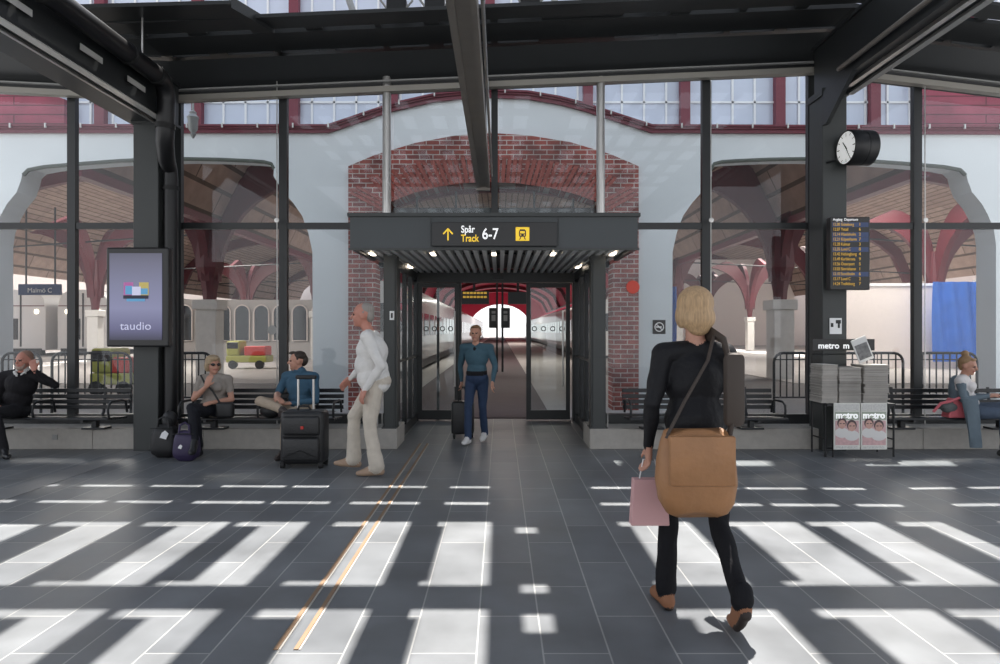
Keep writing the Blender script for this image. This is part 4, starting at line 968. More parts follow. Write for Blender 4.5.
# ---------------------------------------------------------------- people
def rz(a): return Matrix.Rotation(a, 4, 'Z')
class Fig:
    """tapered capsules and ellipsoids, fused into one continuous skin"""
    def __init__(s, loc, yaw, scale=1.):
        s.T = Matrix.Translation(loc) @ rz(yaw) @ Matrix.Scale(scale, 4); s.sc = scale; s.P = []
    def w(s, p): return s.T @ Vector(p)
    def cap(s, a, b, r0, r1, m): s.P.append(('c', s.w(a), s.w(b), r0*s.sc, r1*s.sc, m)); return s
    def ell(s, c, r, m, rot=None):
        R = s.T.to_3x3().normalized() @ (rot.to_matrix() if rot else Matrix.Identity(3))
        s.P.append(('e', s.w(c), R, Vector(r)*s.sc, m, 0)); return s
    def chain(s, pts, rs, m):
        for i in range(len(pts)-1): s.cap(pts[i], pts[i+1], rs[i], rs[i+1], m)
    def hand(s, wrist, d, up, m='skin', curl=.5, L=.18, thumb=1):
        d = Vector(d).normalized(); up = Vector(up).normalized(); sd = d.cross(up).normalized(); up = sd.cross(d).normalized()
        wv = Vector(wrist); pc = wv+d*.055
        s.cap(wv+sd*.014, pc+sd*.026, .021, .016, m); s.cap(wv-sd*.014, pc-sd*.026, .021, .016, m); s.cap(wv, pc+d*.02, .02, .017, m)
        for i, (o, l_) in enumerate(((.031, .062), (.011, .072), (-.011, .068), (-.03, .052))):
            a = wv+d*.08+sd*o*1.05; d1 = (d-up*curl*.8).normalized(); b = a+d1*l_*.5; d2 = (d-up*curl*2.2).normalized(); c = b+d2*l_*.5
            s.cap(wv+d*.05+sd*o*.8, a, .012, .0095, m); s.cap(a, b, .0095, .0085, m); s.cap(b, c, .0085, .007, m)
        a = wv+d*.025+sd*.03*thumb; b = a+(d*.6+sd*.7*thumb-up*.3).normalized()*.035; c = b+(d*.9+sd*.2*thumb-up*.3).normalized()*.032
        s.cap(wv+d*.02+sd*.015*thumb, a, .015, .013, m); s.cap(a, b, .0125, .0105, m); s.cap(b, c, .0105, .008, m)
    def head(s, c, yaw=0, pitch=0, m='skin', k=1., eyes=True):
        R = Euler((pitch, 0, yaw)).to_matrix(); c = Vector(c)
        def q(x, y, z): return c+R @ Vector((x*k, y*k, z*k))
        e_ = R.to_euler() 
        s.ell(q(0, -.01, .025), (.076*k, .094*k, .092*k), m, e_); s.ell(q(0, .022, -.035), (.058*k, .068*k, .078*k), m, e_)
        s.ell(q(0, .06, -.088), (.028*k, .026*k, .022*k), m, e_)
        s.cap(q(0, .088, .012), q(0, .108, -.024), .009*k, .014*k, m)
        for sx in (-1, 1):
            s.ell(q(sx*.03, .062, -.03), (.024*k, .024*k, .02*k), m, e_)
            s.ell(q(sx*.078, -.008, -.008), (.012*k, .024*k, .033*k), m, e_)
            s.cap(q(sx*.014, .084, .026), q(sx*.045, .074, .028), .008*k, .007*k, m)
            if eyes: s.ell(q(sx*.03, .083, .008), (.012*k, .009*k, .0065*k), 'eye', e_)
        s.cap(q(-.02, .082, -.056), q(.02, .082, -.056), .007*k, .007*k, 'lip')
        s.hq = q; s.hR = R
    def foot(s, ankle, d, m, L=.25, pitch=0, sole=False):
        a = Vector(ankle); d = Vector(d).normalized(); dn = Vector((0, 0, -1))
        heel = a-d*.045+dn*.045; ball = a+d*(L*.48)+dn*(.055)+Vector((0, 0, pitch)); toe = a+d*(L*.66)+dn*.062+Vector((0, 0, pitch))
        side = d.cross(Vector((0, 0, 1))).normalized()
        s.cap(a, heel, .042, .036, m); s.cap(heel, ball+side*.012, .036, .034, m); s.cap(heel, ball-side*.012, .036, .034, m); s.cap(ball, toe, .036, .024, m); s.cap(a+d*.02, ball, .04, .03, m)
        if sole: 
            dz = Vector((0, 0, -.017)); s.cap(heel+dz-d*.004, ball+dz, .027, .025, 'sole'); s.cap(ball+dz, toe+dz*.8, .026, .018, 'sole')
    def torso(s, pel, chest, neck, shL, shR, m, mp, k=1., fat=1.):
        pel, chest, neck = Vector(pel), Vector(chest), Vector(neck); ax = (chest-pel).normalized()
        R = ax.to_track_quat('Z', 'Y'); 
        side = (Vector(shR)-Vector(shL)).normalized(); fwd = side.cross(ax).normalized(); fwd = -fwd if fwd.y < 0 else fwd
        sd = fwd.cross(ax).normalized(); Rm = Matrix((sd, fwd, ax)).transposed(); e_ = Rm.to_euler()
        s.ell(pel, (.165*k, .115*k*fat, .12), mp, e_)
        s.ell(pel.lerp(chest, .4), (.142*k, .105*k*fat, .17), m, e_); s.ell(chest, (.162*k, .11*k*fat, .175), m, e_)
        s.ell(chest+ax*.06, (.168*k, .09*k, .1), m, e_)
        s.cap(shL, neck-ax*.04, .062*k, .06, m); s.cap(shR, neck-ax*.04, .062*k, .06, m)
        return fwd, ax
    def arm(s, sh, el, wr, m, mf, r=1., sleeve=1.):
        sh, el, wr = Vector(sh), Vector(el), Vector(wr)
        s.cap(sh, sh.lerp(el, sleeve) if sleeve < 1 else el, .058*r, (.058-.014*sleeve)*r, m)
        if sleeve < 1: s.cap(sh.lerp(el, sleeve-.05), el, .042*r, .036*r, mf)
        md = el.lerp(wr, .35); s.cap(el, md, .040*r, .040*r, mf); s.cap(md, wr, .040*r, .026*r, mf)
    def leg(s, hip, kn, an, m, r=1., flare=1.):
        hip, kn, an = Vector(hip), Vector(kn), Vector(an)
        s.cap(hip, hip.lerp(kn, .4), .088*r, .08*r, m); s.cap(hip.lerp(kn, .4), kn, .08*r, .058*r, m)
        cf = kn.lerp(an, .33); s.cap(kn, cf, .056*r, .056*r, m); s.cap(cf, an, .056*r, .04*r*flare, m)
    def mesh(s, name, mats, parent=None, vox=.0085, wrinkle=0.):
        mb = MB()
        for p in s.P:
            if p[0] == 'c':
                _, a, b, r0, r1, m = p; ax = (b-a); L = ax.length
                if L < 1e-5: ax = Vector((0, 0, 1)); L = 1e-5
                Rm = ax.to_track_quat('Z', 'Y').to_matrix().to_4x4(); T = Matrix.Translation(a) @ Rm
                prof = [(0.0006, -r0)]+[(r0*math.cos(q), r0*math.sin(q)) for q in (-1.1, -.7, -.3, 0)]+[(r1*math.cos(q), L+r1*math.sin(q)) for q in (0, .3, .7, 1.1)]+[(.0006, L+r1)]
                mb.lathe(prof, seg=14, M4=T)
            else:
                _, c, R, r, m, _x = p; mb.ellip((0, 0, 0), r, 20, 12, Matrix.Translation(c) @ R.to_4x4())
        me = bpy.data.meshes.new('tmp'); me.from_pydata(mb.v, [], mb.f); bm = bmesh.new(); bm.from_mesh(me); bmesh.ops.recalc_face_normals(bm, faces=bm.faces[:]); bm.to_mesh(me); bm.free()
        tmp = bpy.data.objects.new('tmp', me); COL.objects.link(tmp)
        r_ = tmp.modifiers.new('r', 'REMESH'); r_.mode = 'VOXEL'; r_.voxel_size = vox; r_.use_smooth_shade = True
        sm = tmp.modifiers.new('s', 'SMOOTH'); sm.factor = .5; sm.iterations = 3
        dg = bpy.context.evaluated_depsgraph_get(); nm_ = bpy.data.meshes.new_from_object(tmp.evaluated_get(dg)); bpy.data.objects.remove(tmp)
        # material by nearest primitive
        nv = len(nm_.vertices); V = np.empty(nv*3); nm_.vertices.foreach_get('co', V); V = V.reshape(-1, 3)
        D = []; names_ = []
        for p in s.P:
            if p[0] == 'c':
                _, a, b, r0, r1, m = p; a_, b_ = np.array(a), np.array(b); ab = b_-a_; L2 = max(1e-9, ab@ab)
                t_ = np.clip((V-a_)@ab/L2, 0, 1); dd_ = np.linalg.norm(V-(a_+t_[:, None]*ab), axis=1)-(r0+(r1-r0)*t_)
            else:
                _, c, R, r, m, _x = p; q = (V-np.array(c))@np.array(R); rr = np.array(r); k0 = np.linalg.norm(q/rr, axis=1); k1 = np.linalg.norm(q/(rr*rr), axis=1)+1e-9; dd_ = k0*(k0-1)/k1
            D.append(dd_ + (-.003 if m in ('eye', 'lip') else 0)); names_.append(m)
        D = np.array(D); idx = D.argmin(0)
        keys = list(dict.fromkeys(names_)); lut = np.array([keys.index(x) for x in names_]); vm = lut[idx]
        if wrinkle:
            no = np.empty(nv*3); nm_.vertices.foreach_get('normal', no); no = no.reshape(-1, 3)
            cloth = np.array([0. if x in ('skin', 'skin_red', 'eye', 'lip', 'shoe') else 1. for x in keys])[vm]
            f_ = np.sin(V[:, 2]*38+np.sin(V[:, 0]*17+V[:, 1]*11)*2.3)*.6+np.sin(V[:, 0]*31+V[:, 2]*23+V[:, 1]*27+1.3)*.4
            V = V+no*(f_*wrinkle*cloth)[:, None]; nm_.vertices.foreach_set('co', V.ravel())
        fc = [int(vm[p_.vertices[0]]) for p_ in nm_.polygons]
        base = Vector((float((V[:, 0].min()+V[:, 0].max())/2), float((V[:, 1].min()+V[:, 1].max())/2), float(V[:, 2].min()))) if parent is None else wloc(parent)
        V = V-np.array(base); nm_.vertices.foreach_set('co', V.ravel())
        nm_.materials.clear()
        for x in keys: nm_.materials.append(mats.get(x) or M[x])
        nm_.polygons.foreach_set('material_index', fc); nm_.polygons.foreach_set('use_smooth', [True]*len(fc)); nm_.update()
        o = bpy.data.objects.new(name, nm_); COL.objects.link(o); o.name = name
        if parent is None: o.location = base
        else: o.parent = parent
        return o
def hairfig(f): 
    g = Fig((0, 0, 0), 0, 1); g.T = f.T.copy(); g.sc = f.sc; return g
def hairmat(name, col, fl=9):
    m = mat(name, col, .55); n, l = nt(m); b = n['Principled BSDF']
    tc = n.new('ShaderNodeTexCoord'); mp = n.new('ShaderNodeMapping'); mp.inputs['Scale'].default_value = (120, 120, fl); l.new(tc.outputs['Object'], mp.inputs[0])
    t = n.new('ShaderNodeTexNoise'); t.inputs['Scale'].default_value = 1; t.inputs['Detail'].default_value = 3; l.new(mp.outputs[0], t.inputs['Vector'])
    r = n.new('ShaderNodeMix'); r.data_type = 'RGBA'; r.inputs[6].default_value = (*[c*.45 for c in col], 1); r.inputs[7].default_value = (*[min(1, c*1.45) for c in col], 1)
    l.new(t.outputs['Fac'], r.inputs[0]); l.new(r.outputs[2], b.inputs['Base Color'])
    u = n.new('ShaderNodeBump'); u.inputs['Strength'].default_value = .6; u.inputs['Distance'].default_value = .006; l.new(t.outputs['Fac'], u.inputs['Height']); l.new(u.outputs['Normal'], b.inputs['Normal'])
    return m
def cloth(name, c, rough=.8, b=.35, v=.15): return mat(name, c, rough, var=v, vscale=14, bump=b, bscale=30, spec=.25)
FACE_CAM = math.pi   # local +y forward -> toward camera is -y, i.e. yaw pi

# 1 --- man in black sweater, far left bench (faces the camera). local +x is then the photo's LEFT
f = Fig((gx(19, 7.8), 7.93, 0), FACE_CAM, .97)
S = {'sweater': cloth('black_wool', (.012, .011, .013)), 'trouser': cloth('charcoal_trousers', (.02, .02, .023)), 'shoe': mat('black_leather_shoe', (.014, .014, .016), .35), 'collar': mat('white_shirt', (.65, .64, .62), .7)}
pel = (.16, -.02, .53); ch = (.08, -.02, .83); nk = (.03, .01, 1.0); shL = (-.13, -.0, .93); shR = (.27, .0, .93)
f.torso(pel, ch, nk, shL, shR, 'sweater', 'trouser', 1.12, 1.25)
f.cap(nk, (.02, .03, 1.05), .06, .056, 'skin_red'); f.head((.01, .04, 1.12), yaw=-.1, m='skin_red')
f.cap((-.035, .085, .985), (.0, .1, .955), .017, .012, 'collar'); f.cap((.09, .085, .985), (.05, .1, .955), .017, .012, 'collar'); f.cap((-.02, .03, 1.01), (.07, .03, 1.01), .035, .035, 'collar')
f.arm(shL, (-.33, -.02, .82), (-.17, .1, 1.0), 'sweater', 'sweater', 1.1); f.cap((-.175, .095, .99), (-.165, .105, 1.015), .03, .026, 'skin_red'); f.hand((-.165, .105, 1.02), (.35, -.1, .9), (-.3, 1, 0), 'skin_red', .7)
f.arm(shR, (.33, .05, .67), (.19, .27, .6), 'sweater', 'sweater', 1.1); f.hand((.18, .28, .6), (-.7, .6, -.05), (0, 0, 1), 'skin_red', .3)
f.leg((.24, 0, .51), (.27, .44, .53), (.27, .42, .1), 'trouser', 1.05, 1.3); f.leg((.08, 0, .51), (.06, .44, .53), (-.0, .38, .1), 'trouser', 1.05, 1.3)
f.foot((.27, .42, .09), (-.1, .95, 0), 'shoe', .27); f.foot((-.0, .38, .09), (-.75, .65, 0), 'shoe', .27)
man1 = f.mesh('person', S, wrinkle=.003); tag(man1, 'ruddy man in black sweater sitting at the far left, hand to his ear', 'person')
h = hairfig(f); q = f.hq
h.ell(q(0, -.03, .055), (.08, .088, .072), 'hair'); h.ell(q(.06, -.03, .0), (.024, .05, .05), 'hair'); h.ell(q(-.06, -.03, .0), (.024, .05, .05), 'hair'); h.ell(q(0, -.07, 0), (.07, .05, .07), 'hair')
h.mesh('hair', {'hair': hairmat('thin_grey_red_hair', (.3, .17, .12))}, man1)
h = hairfig(f); h.ell(q(0, .055, -.085), (.046, .036, .035), 'b'); h.cap(q(-.05, .045, -.04), q(-.035, .06, -.085), .014, .02, 'b'); h.cap(q(.05, .045, -.04), q(.035, .06, -.085), .014, .02, 'b')
h.mesh('beard', {'b': hairmat('grey_beard', (.36, .25, .2))}, man1)

# 2 --- woman in sunglasses
f = Fig((gx(211, 7.8), 7.9, 0), FACE_CAM, .93)
S = {'tee': cloth('grey_beige_tee', (.3, .27, .24)), 'trouser': cloth('dark_jeans', (.014, .015, .02)), 'shoe': mat('black_boot', (.012, .012, .013), .4)}
pel = (0, -.02, .55); ch = (.0, -.0, .83); nk = (-.0, .02, 1.0); shL = (-.17, .0, .93); shR = (.17, .0, .93)
f.torso(pel, ch, nk, shL, shR, 'tee', 'tee', 1.05, 1.15)
f.ell((.07, .1, .84), (.07, .06, .065), 'tee'); f.ell((-.07, .1, .84), (.07, .06, .065), 'tee'); f.ell((0, .02, .62), (.17, .14, .09), 'tee')
f.cap(nk, (0, .03, 1.05), .05, .047, 'skin'); f.head((0, .04, 1.115), yaw=.75, m='skin', eyes=False)
f.arm(shL, (-.24, .06, .68), (-.07, .25, .66), 'tee', 'skin', .95, .55); f.hand((-.06, .26, .66), (.8, .3, -.2), (0, .3, 1), 'skin', .4)
f.arm(shR, (.2, .14, .70), (.0, .24, .86), 'tee', 'skin', .95, .55); f.hand((-.01, .25, .87), (-.35, .15, .9), (0, 1, .2), 'skin', .4)
f.leg((.09, 0, .53), (.06, .42, .57), (.03, .37, .15), 'trouser', 1.0, 1.2); f.leg((-.09, 0, .53), (.1, .42, .62), (.0, .56, .27), 'trouser', 1.0, 1.2)
f.foot((.04, .37, .1), (.1, 1, 0), 'shoe', .25); f.foot((.0, .56, .24), (-.2, .9, 0), 'shoe', .25, -.06)
f.cap((.03, .37, .15), (.04, .37, .1), .045, .045, 'shoe')
p2 = f.mesh('person', S, wrinkle=.0035); tag(p2, 'woman in sunglasses and grey tee sitting cross-legged on the bench, turned right', 'person')
h = hairfig(f); q = f.hq
h.ell(q(0, -.02, .05), (.092, .1, .085), 'h'); h.ell(q(.065, -.02, -.01), (.035, .06, .075), 'h'); h.ell(q(-.065, -.02, -.01), (.035, .06, .075), 'h'); h.ell(q(0, -.07, -.01), (.08, .055, .085), 'h'); h.ell(q(.02, .055, .085), (.07, .04, .03), 'h')
h.mesh('hair', {'h': hairmat('ash_blond_hair', (.42, .31, .19))}, p2)
g = hairfig(f); g.ell(q(.034, .088, .01), (.027, .012, .02), 'g', None); g.ell(q(-.034, .088, .01), (.027, .012, .02), 'g', None); g.cap(q(-.06, .08, .018), q(.06, .08, .018), .004, .004, 'g'); g.cap(q(.06, .08, .018), q(.08, 0, .012), .004, .004, 'g'); g.cap(q(-.06, .08, .018), q(-.08, 0, .012), .004, .004, 'g')
g.mesh('sunglasses', {'g': mat('sunglass_black', (.005, .005, .006), .1)}, p2, vox=.004)
sx_, sy_ = gx(211, 7.8), 7.9
t = thing('handbag', 'black shoulder bag on the lap side of the woman in sunglasses', 'bag', (sx_+.22, 7.72, .44))
X = sx_+.22; MB().bbox(X-.1, X+.1, 7.62, 7.72, .44, .62, .035, 3).build('body', blk, t, smooth=True)
MB().tube([(X-.06, 7.68, .6), (sx_+.05, 7.73, .74), (sx_-.05, 7.74, .84), (sx_-.12, 7.8, .92)], .011, 6).build('strap', blk, t, smooth=True)

# 3 --- man in blue shirt, one ankle on the other knee
f = Fig((gx(297, 7.8), 7.93, 0), FACE_CAM-.25, .95)
S = {'shirt': cloth('blue_denim_shirt', (.05, .11, .17)), 'trouser': cloth('beige_chinos', (.42, .34, .26)), 'shoe': mat('dark_brown_shoe', (.03, .02, .018), .5), 'sock': mat('dark_sock', (.03, .03, .035), .8)}
pel = (0, -.02, .53); ch = (.0, -.0, .83); nk = (.01, .02, 1.01); shL = (-.19, .0, .94); shR = (.19, .0, .94)
f.torso(pel, ch, nk, shL, shR, 'shirt', 'trouser', 1.12, 1.1)
f.cap((-.04, .03, 1.02), (.05, .03, 1.02), .05, .05, 'shirt')
f.cap(nk, (.01, .03, 1.07), .055, .052, 'skin'); f.head((.02, .04, 1.14), yaw=-.9, m='skin')
f.arm(shL, (-.25, .06, .66), (-.03, .25, .64), 'shirt', 'shirt', 1.05); f.hand((-.02, .26, .64), (.8, .35, -.1), (0, .1, 1), 'skin', .4)
f.arm(shR, (.27, .08, .72), (.14, .3, .7), 'shirt', 'skin', 1.05, .8); f.hand((.13, .31, .7), (-.8, .4, -.2), (0, .1, 1), 'skin', .4)
f.leg((.09, 0, .52), (.36, .32, .66), (.0, .47, .6), 'trouser', 1.05, 1.25); f.leg((-.09, 0, .52), (-.07, .44, .52), (-.05, .43, .1), 'trouser', 1.05, 1.25)
f.cap((.0, .47, .6), (-.05, .48, .59), .036, .036, 'sock'); f.foot((-.06, .49, .58), (-.8, .5, .25), 'shoe', .27); f.foot((-.05, .43, .09), (0, 1, 0), 'shoe', .27)
p3 = f.mesh('person', S, wrinkle=.0035); tag(p3, 'dark haired man in blue shirt and beige trousers sitting with crossed leg, looking left', 'person')
h = hairfig(f); q = f.hq
h.ell(q(0, -.03, .062), (.082, .088, .066), 'h'); h.ell(q(0, -.065, .01), (.075, .055, .08), 'h'); h.ell(q(.02, .05, .1), (.055, .04, .022), 'h'); h.cap(q(.072, .01, .03), q(.074, .0, -.0), .012, .01, 'h'); h.cap(q(-.072, .01, .03), q(-.074, .0, -.0), .012, .01, 'h')
h.mesh('hair', {'h': hairmat('dark_brown_hair', (.03, .018, .012))}, p3)
bagm = thing('shoulder_bag', 'black bag slumped on the bench between the seated couple', 'bag', (gx(273, 7.85), 7.85, .42))
X = gx(271, 7.85)
MB().ellip((X, 7.85, .5), (.13, .1, .085)).ellip((X+.02, 7.82, .55), (.08, .07, .07)).build('body', blk, bagm, smooth=True); MB().tube([(X-.08, 7.8, .55), (X-.02, 7.78, .66), (X+.06, 7.8, .6)], .01, 6).build('strap', blk, bagm, smooth=True)

# 4 --- man in white walking left
f = Fig((gx(376, 6.75), 6.72, 0), math.pi/2, 1.0)   # faces -X ; local +x = towards the back (+Y world)
S = {'shirt': cloth('white_cotton_shirt', (.72, .7, .67)), 'trouser': cloth('cream_trousers', (.58, .52, .44)), 'shoe': mat('tan_shoe', (.38, .26, .18), .6)}
pel = (0, .0, .93); ch = (.0, .04, 1.24); nk = (.0, .07, 1.44); shL = (-.19, .05, 1.38); shR = (.19, .05, 1.38)
f.torso(pel, ch, nk, shL, shR, 'shirt', 'trouser', 1.1, 1.25); f.ell((0, .02, .98), (.19, .165, .15), 'shirt'); f.ell((0, .05, 1.1), (.175, .16, .17), 'shirt'); f.ell((0, .0, 1.22), (.175, .125, .17), 'shirt'); f.ell((0, .0, .9), (.185, .15, .1), 'shirt')
f.cap(nk, (0, .1, 1.5), .055, .052, 'skin_red'); f.head((0, .13, 1.60), yaw=.1, m='skin_red', k=1.05)
f.arm(shL, (-.25, -.1, 1.1), (-.22, .06, .87), 'shirt', 'shirt', 1.1); f.hand((-.22, .07, .86), (.0, .3, -.9), (-.6, .6, .2), 'skin_red', .5)
f.arm(shR, (.25, .12, 1.12), (.21, .3, .95), 'shirt', 'shirt', 1.1); f.hand((.21, .31, .94), (-.1, .6, -.6), (.6, .4, .2), 'skin_red', .5)
f.leg((-.09, 0, .91), (-.1, .04, .5), (-.1, -.03, .1), 'trouser', 1.15, 1.75); f.foot((-.1, -.03, .09), (0, 1, 0), 'shoe', .28)
f.leg((.09, 0, .91), (.1, .24, .56), (.1, .24, .14), 'trouser', 1.15, 1.7); f.foot((.1, .24, .13), (0, 1, .12), 'shoe', .28)
p4 = f.mesh('person', S, wrinkle=.004); tag(p4, 'man in loose white shirt and cream trousers walking left past the entrance', 'person')
h = hairfig(f); q = f.hq
h.ell(q(0, -.035, .055), (.08, .085, .068), 'h'); h.ell(q(0, -.07, .0), (.072, .045, .075), 'h'); h.cap(q(.072, -.01, .02), q(.074, -.02, -.02), .015, .012, 'h'); h.cap(q(-.072, -.01, .02), q(-.074, -.02, -.02), .015, .012, 'h')
h.mesh('hair', {'h': hairmat('grey_hair', (.32, .29, .26))}, p4)

# 5 --- person in denim jacket in the doorway, pulling a case
f = Fig((gx(477, 8.6), 8.62, 0), FACE_CAM-.25, .9)
S = {'jacket': cloth('denim_jacket', (.06, .12, .16)), 'jeans': cloth('blue_jeans', (.03, .05, .10)), 'top': cloth('black_top', (.012, .012, .015)), 'shoe': mat('white_sneaker', (.7, .69, .68), .6)}
pel = (0, .0, .92); ch = (.0, .02, 1.22); nk = (.0, .05, 1.41); shL = (-.19, .02, 1.36); shR = (.19, .02, 1.36)
f.torso(pel, ch, nk, shL, shR, 'jacket', 'jeans', 1.05, 1.1); f.ell((0, .015, 1.0), (.155, .118, .1), 'top'); f.ell((0, .1, 1.25), (.04, .03, .13), 'top')
f.cap(nk, (0, .06, 1.47), .05, .048, 'skin'); f.head((0, .08, 1.56), yaw=.15, m='skin')
f.arm(shR, (.27, -.06, 1.1), (.27, -.12, .86), 'jacket', 'jacket', 1.0); f.hand((.27, -.12, .85), (0, -.1, -1), (-1, 0, 0), 'skin', .9)
f.arm(shL, (-.27, .0, 1.1), (-.27, .14, .88), 'jacket', 'jacket', 1.0); f.hand((-.27, .15, .87), (0, .35, -.9), (1, 0, 0), 'skin', .4)
f.leg((-.085, 0, .9), (-.08, -.01, .5), (-.08, -.12, .12), 'jeans', 1.0, 1.3); f.foot((-.08, -.12, .12), (0, 1, -.1), 'shoe', .26)
f.leg((.085, 0, .9), (.08, .17, .52), (.07, .22, .1), 'jeans', 1.0, 1.3); f.foot((.07, .22, .09), (.1, 1, .08), 'shoe', .26)
p5 = f.mesh('person', S, wrinkle=.003); tag(p5, 'person in denim jacket and jeans walking in through the entrance', 'person')
h = hairfig(f); q = f.hq
h.ell(q(0, -.03, .055), (.083, .09, .072), 'h'); h.ell(q(0, -.065, .0), (.078, .05, .09), 'h'); h.ell(q(.0, .045, .098), (.06, .04, .02), 'h')
h.mesh('hair', {'h': hairmat('light_brown_hair', (.25, .14, .07))}, p5)
hw = f.w((.27, -.12, .77)); X = gx(462, 8.75)
t = thing('rolling_case', 'small black rolling case pulled by the person in denim', 'suitcase', (X, 8.9, 0))
MB().bbox(X-.15, X+.15, 8.85, 9.05, .06, .5, .035, 3).build('shell', blk2, t, smooth=True)
MB().tube([(X-.06, 8.95, .48), (hw.x-.04, hw.y, hw.z)], .009, 8).tube([(X+.06, 8.95, .48), (hw.x+.04, hw.y, hw.z)], .009, 8).tube([(hw.x-.05, hw.y, hw.z), (hw.x+.05, hw.y, hw.z)], .013, 8).build('pull_handle', 'steel2', t, smooth=True)
for sx in (-.12, .12): MB().tube([(X+sx-.015, 8.99, .035), (X+sx+.015, 8.99, .035)], .035, 14).build('wheel', 'rubber', t, smooth=True)
MB().box(X-.12, X-.1, 8.86, 8.9, 0, .07).box(X+.1, X+.12, 8.86, 8.9, 0, .07).build('stand_foot', 'rubber', t)

# 6 --- near woman walking away
f = Fig((gx(694, 3.45), 3.43, 0), 0.0, .965)
S = {'jacket': cloth('black_jacket', (.01, .01, .012), .6), 'trouser': cloth('black_trousers', (.007, .007, .009)), 'shoe': mat('tan_suede_shoe', (.27, .115, .055), .7, var=.2)}
pel = (0, .0, .93); ch = (.0, .03, 1.24); nk = (.01, .03, 1.43); shL = (-.165, .02, 1.375); shR = (.165, .02, 1.375)
f.torso(pel, ch, nk, shL, shR, 'jacket', 'trouser', 1.03, 1.1); f.ell((0, .0, 1.02), (.165, .125, .13), 'jacket')
f.cap(nk, (.01, .04, 1.5), .052, .05, 'skin'); f.head((.01, .06, 1.6), yaw=0.1, m='skin')
f.arm(shL, (-.235, -.04, 1.12), (-.24, .04, .88), 'jacket', 'jacket', 1.05); f.hand((-.24, .045, .87), (.05, .2, -1), (1, 0, .1), 'skin', .9, thumb=-1)
f.arm(shR, (.235, .02, 1.12), (.2, .18, .96), 'jacket', 'jacket', 1.05); f.hand((.2, .19, .955), (-.3, .8, .1), (0, .1, 1), 'skin', .6)
f.leg((-.085, 0, .91), (-.115, .1, .5), (-.14, .07, .1), 'trouser', .95, 1.5); f.foot((-.14, .07, .09), (-.12, 1, 0), 'shoe', .26, sole=True); f.cap((-.14, .07, .14), (-.14, .07, .105), .055, .057, 'trouser'); f.cap((.125, -.33, .24), (.126, -.345, .2), .052, .055, 'trouser'); f.cap((.128, -.392, .15), (.131, -.262, .035), .026, .024, 'sole')
f.leg((.085, 0, .91), (.1, -.08, .5), (.125, -.33, .2), 'trouser', .92, 1.2)
a = Vector((.125, -.33, .18)); f.cap(a, (.128, -.37, .165), .042, .036, 'shoe'); f.cap((.128, -.37, .165), (.132, -.235, .052), .036, .036, 'shoe'); f.cap((.132, -.235, .052), (.134, -.17, .038), .036, .026, 'shoe'); f.cap(a, (.132, -.235, .06), .04, .032, 'shoe')
p6 = f.mesh('person', S, wrinkle=.004, vox=.0075); tag(p6, 'blond woman in black jacket and trousers walking away in the foreground', 'person')
h = hairfig(f); q = f.hq
h.ell(q(0, -.02, .045), (.098, .112, .098), 'h'); h.ell(q(0, -.06, -.03), (.092, .075, .085), 'h'); h.ell(q(.07, -.01, -.02), (.035, .06, .07), 'h'); h.ell(q(-.07, -.01, -.02), (.035, .06, .07), 'h'); h.ell(q(0, -.07, -.085), (.06, .045, .045), 'h')
h.mesh('hair', {'h': hairmat('blond_bob_hair', (.5, .33, .18))}, p6)
tanl = mat('tan_leather', (.36, .175, .075), .5, var=.3, vscale=7, bump=.25, bscale=25); taupe = mat('taupe_strap', (.06, .045, .036), .65)
X = gx(694, 3.25)
t = thing('shoulder_bag', 'large tan leather shoulder bag slung behind the foreground woman', 'bag', (X, 3.22, .56))
vs = []; fs = []; seg = 30; lv = [(0, .55, .05), (.02, .78, .08), (.07, .93, .1), (.16, 1.0, .11), (.26, .96, .1), (.34, .88, .075), (.39, .8, .045), (.4, .7, .02)]
for dz, sw, dp in lv:
    for k in range(seg):
        a = 2*math.pi*k/seg; c_, s_ = math.cos(a), math.sin(a)
        vs.append((X+.195*sw*abs(c_)**.7*(1 if c_ > 0 else -1), 3.22+dp*abs(s_)**.8*(1 if s_ > 0 else -1), .565+dz+.012*math.sin(3*a)))
for j in range(len(lv)-1):
    for k in range(seg): fs.append((j*seg+k, j*seg+(k+1) % seg, (j+1)*seg+(k+1) % seg, (j+1)*seg+k))
fs += [tuple(range(seg))[::-1], tuple(range((len(lv)-1)*seg, len(lv)*seg))]
MB().add(vs, fs).build('body', tanl, t, smooth=True)
MB().bbox(X-.155, X+.155, 3.1, 3.135, .72, .955, .012, 2).build('flap', tanl, t, smooth=True)
MB().tube([(X+.16, 3.22, .93), (X+.19, 3.24, 1.05), (X+.19, 3.27, 1.25), (X+.165, 3.31, 1.4), (X+.14, 3.40, 1.435), (X+.12, 3.5, 1.38)], .032, 8, flat=.35).build('strap', taupe, t, smooth=True)
MB().tube([(X-.15, 3.2, .93), (X-.05, 3.24, 1.1), (X+.08, 3.29, 1.3), (X+.14, 3.38, 1.43)], .012, 8, flat=.5).build('strap', taupe, t, smooth=True)
MB().bbox(X+.14, X+.24, 3.2, 3.27, .98, 1.34, .03, 2).build('side_pouch', taupe, t, smooth=True)
hw = f.w((-.23, .07, .8)); X = hw.x
t = thing('carrier_bag', 'small pale pink carrier bag in the left hand of the foreground woman', 'bag', (X, hw.y, hw.z-.38))
MB().prism([(X-.1, hw.z-.34), (X+.1, hw.z-.34), (X+.085, hw.z-.1), (X-.085, hw.z-.1)], hw.y-.035, hw.y+.035).build('body', mat('pale_pink_paper', (.62, .36, .36), .7), t, bevel=.005)
MB().tube([(X-.05, hw.y, hw.z-.1), (X-.03, hw.y, hw.z+.0), (X+.03, hw.y, hw.z+.0), (X+.05, hw.y, hw.z-.1)], .004, 6).build('handle', 'white', t, smooth=True)

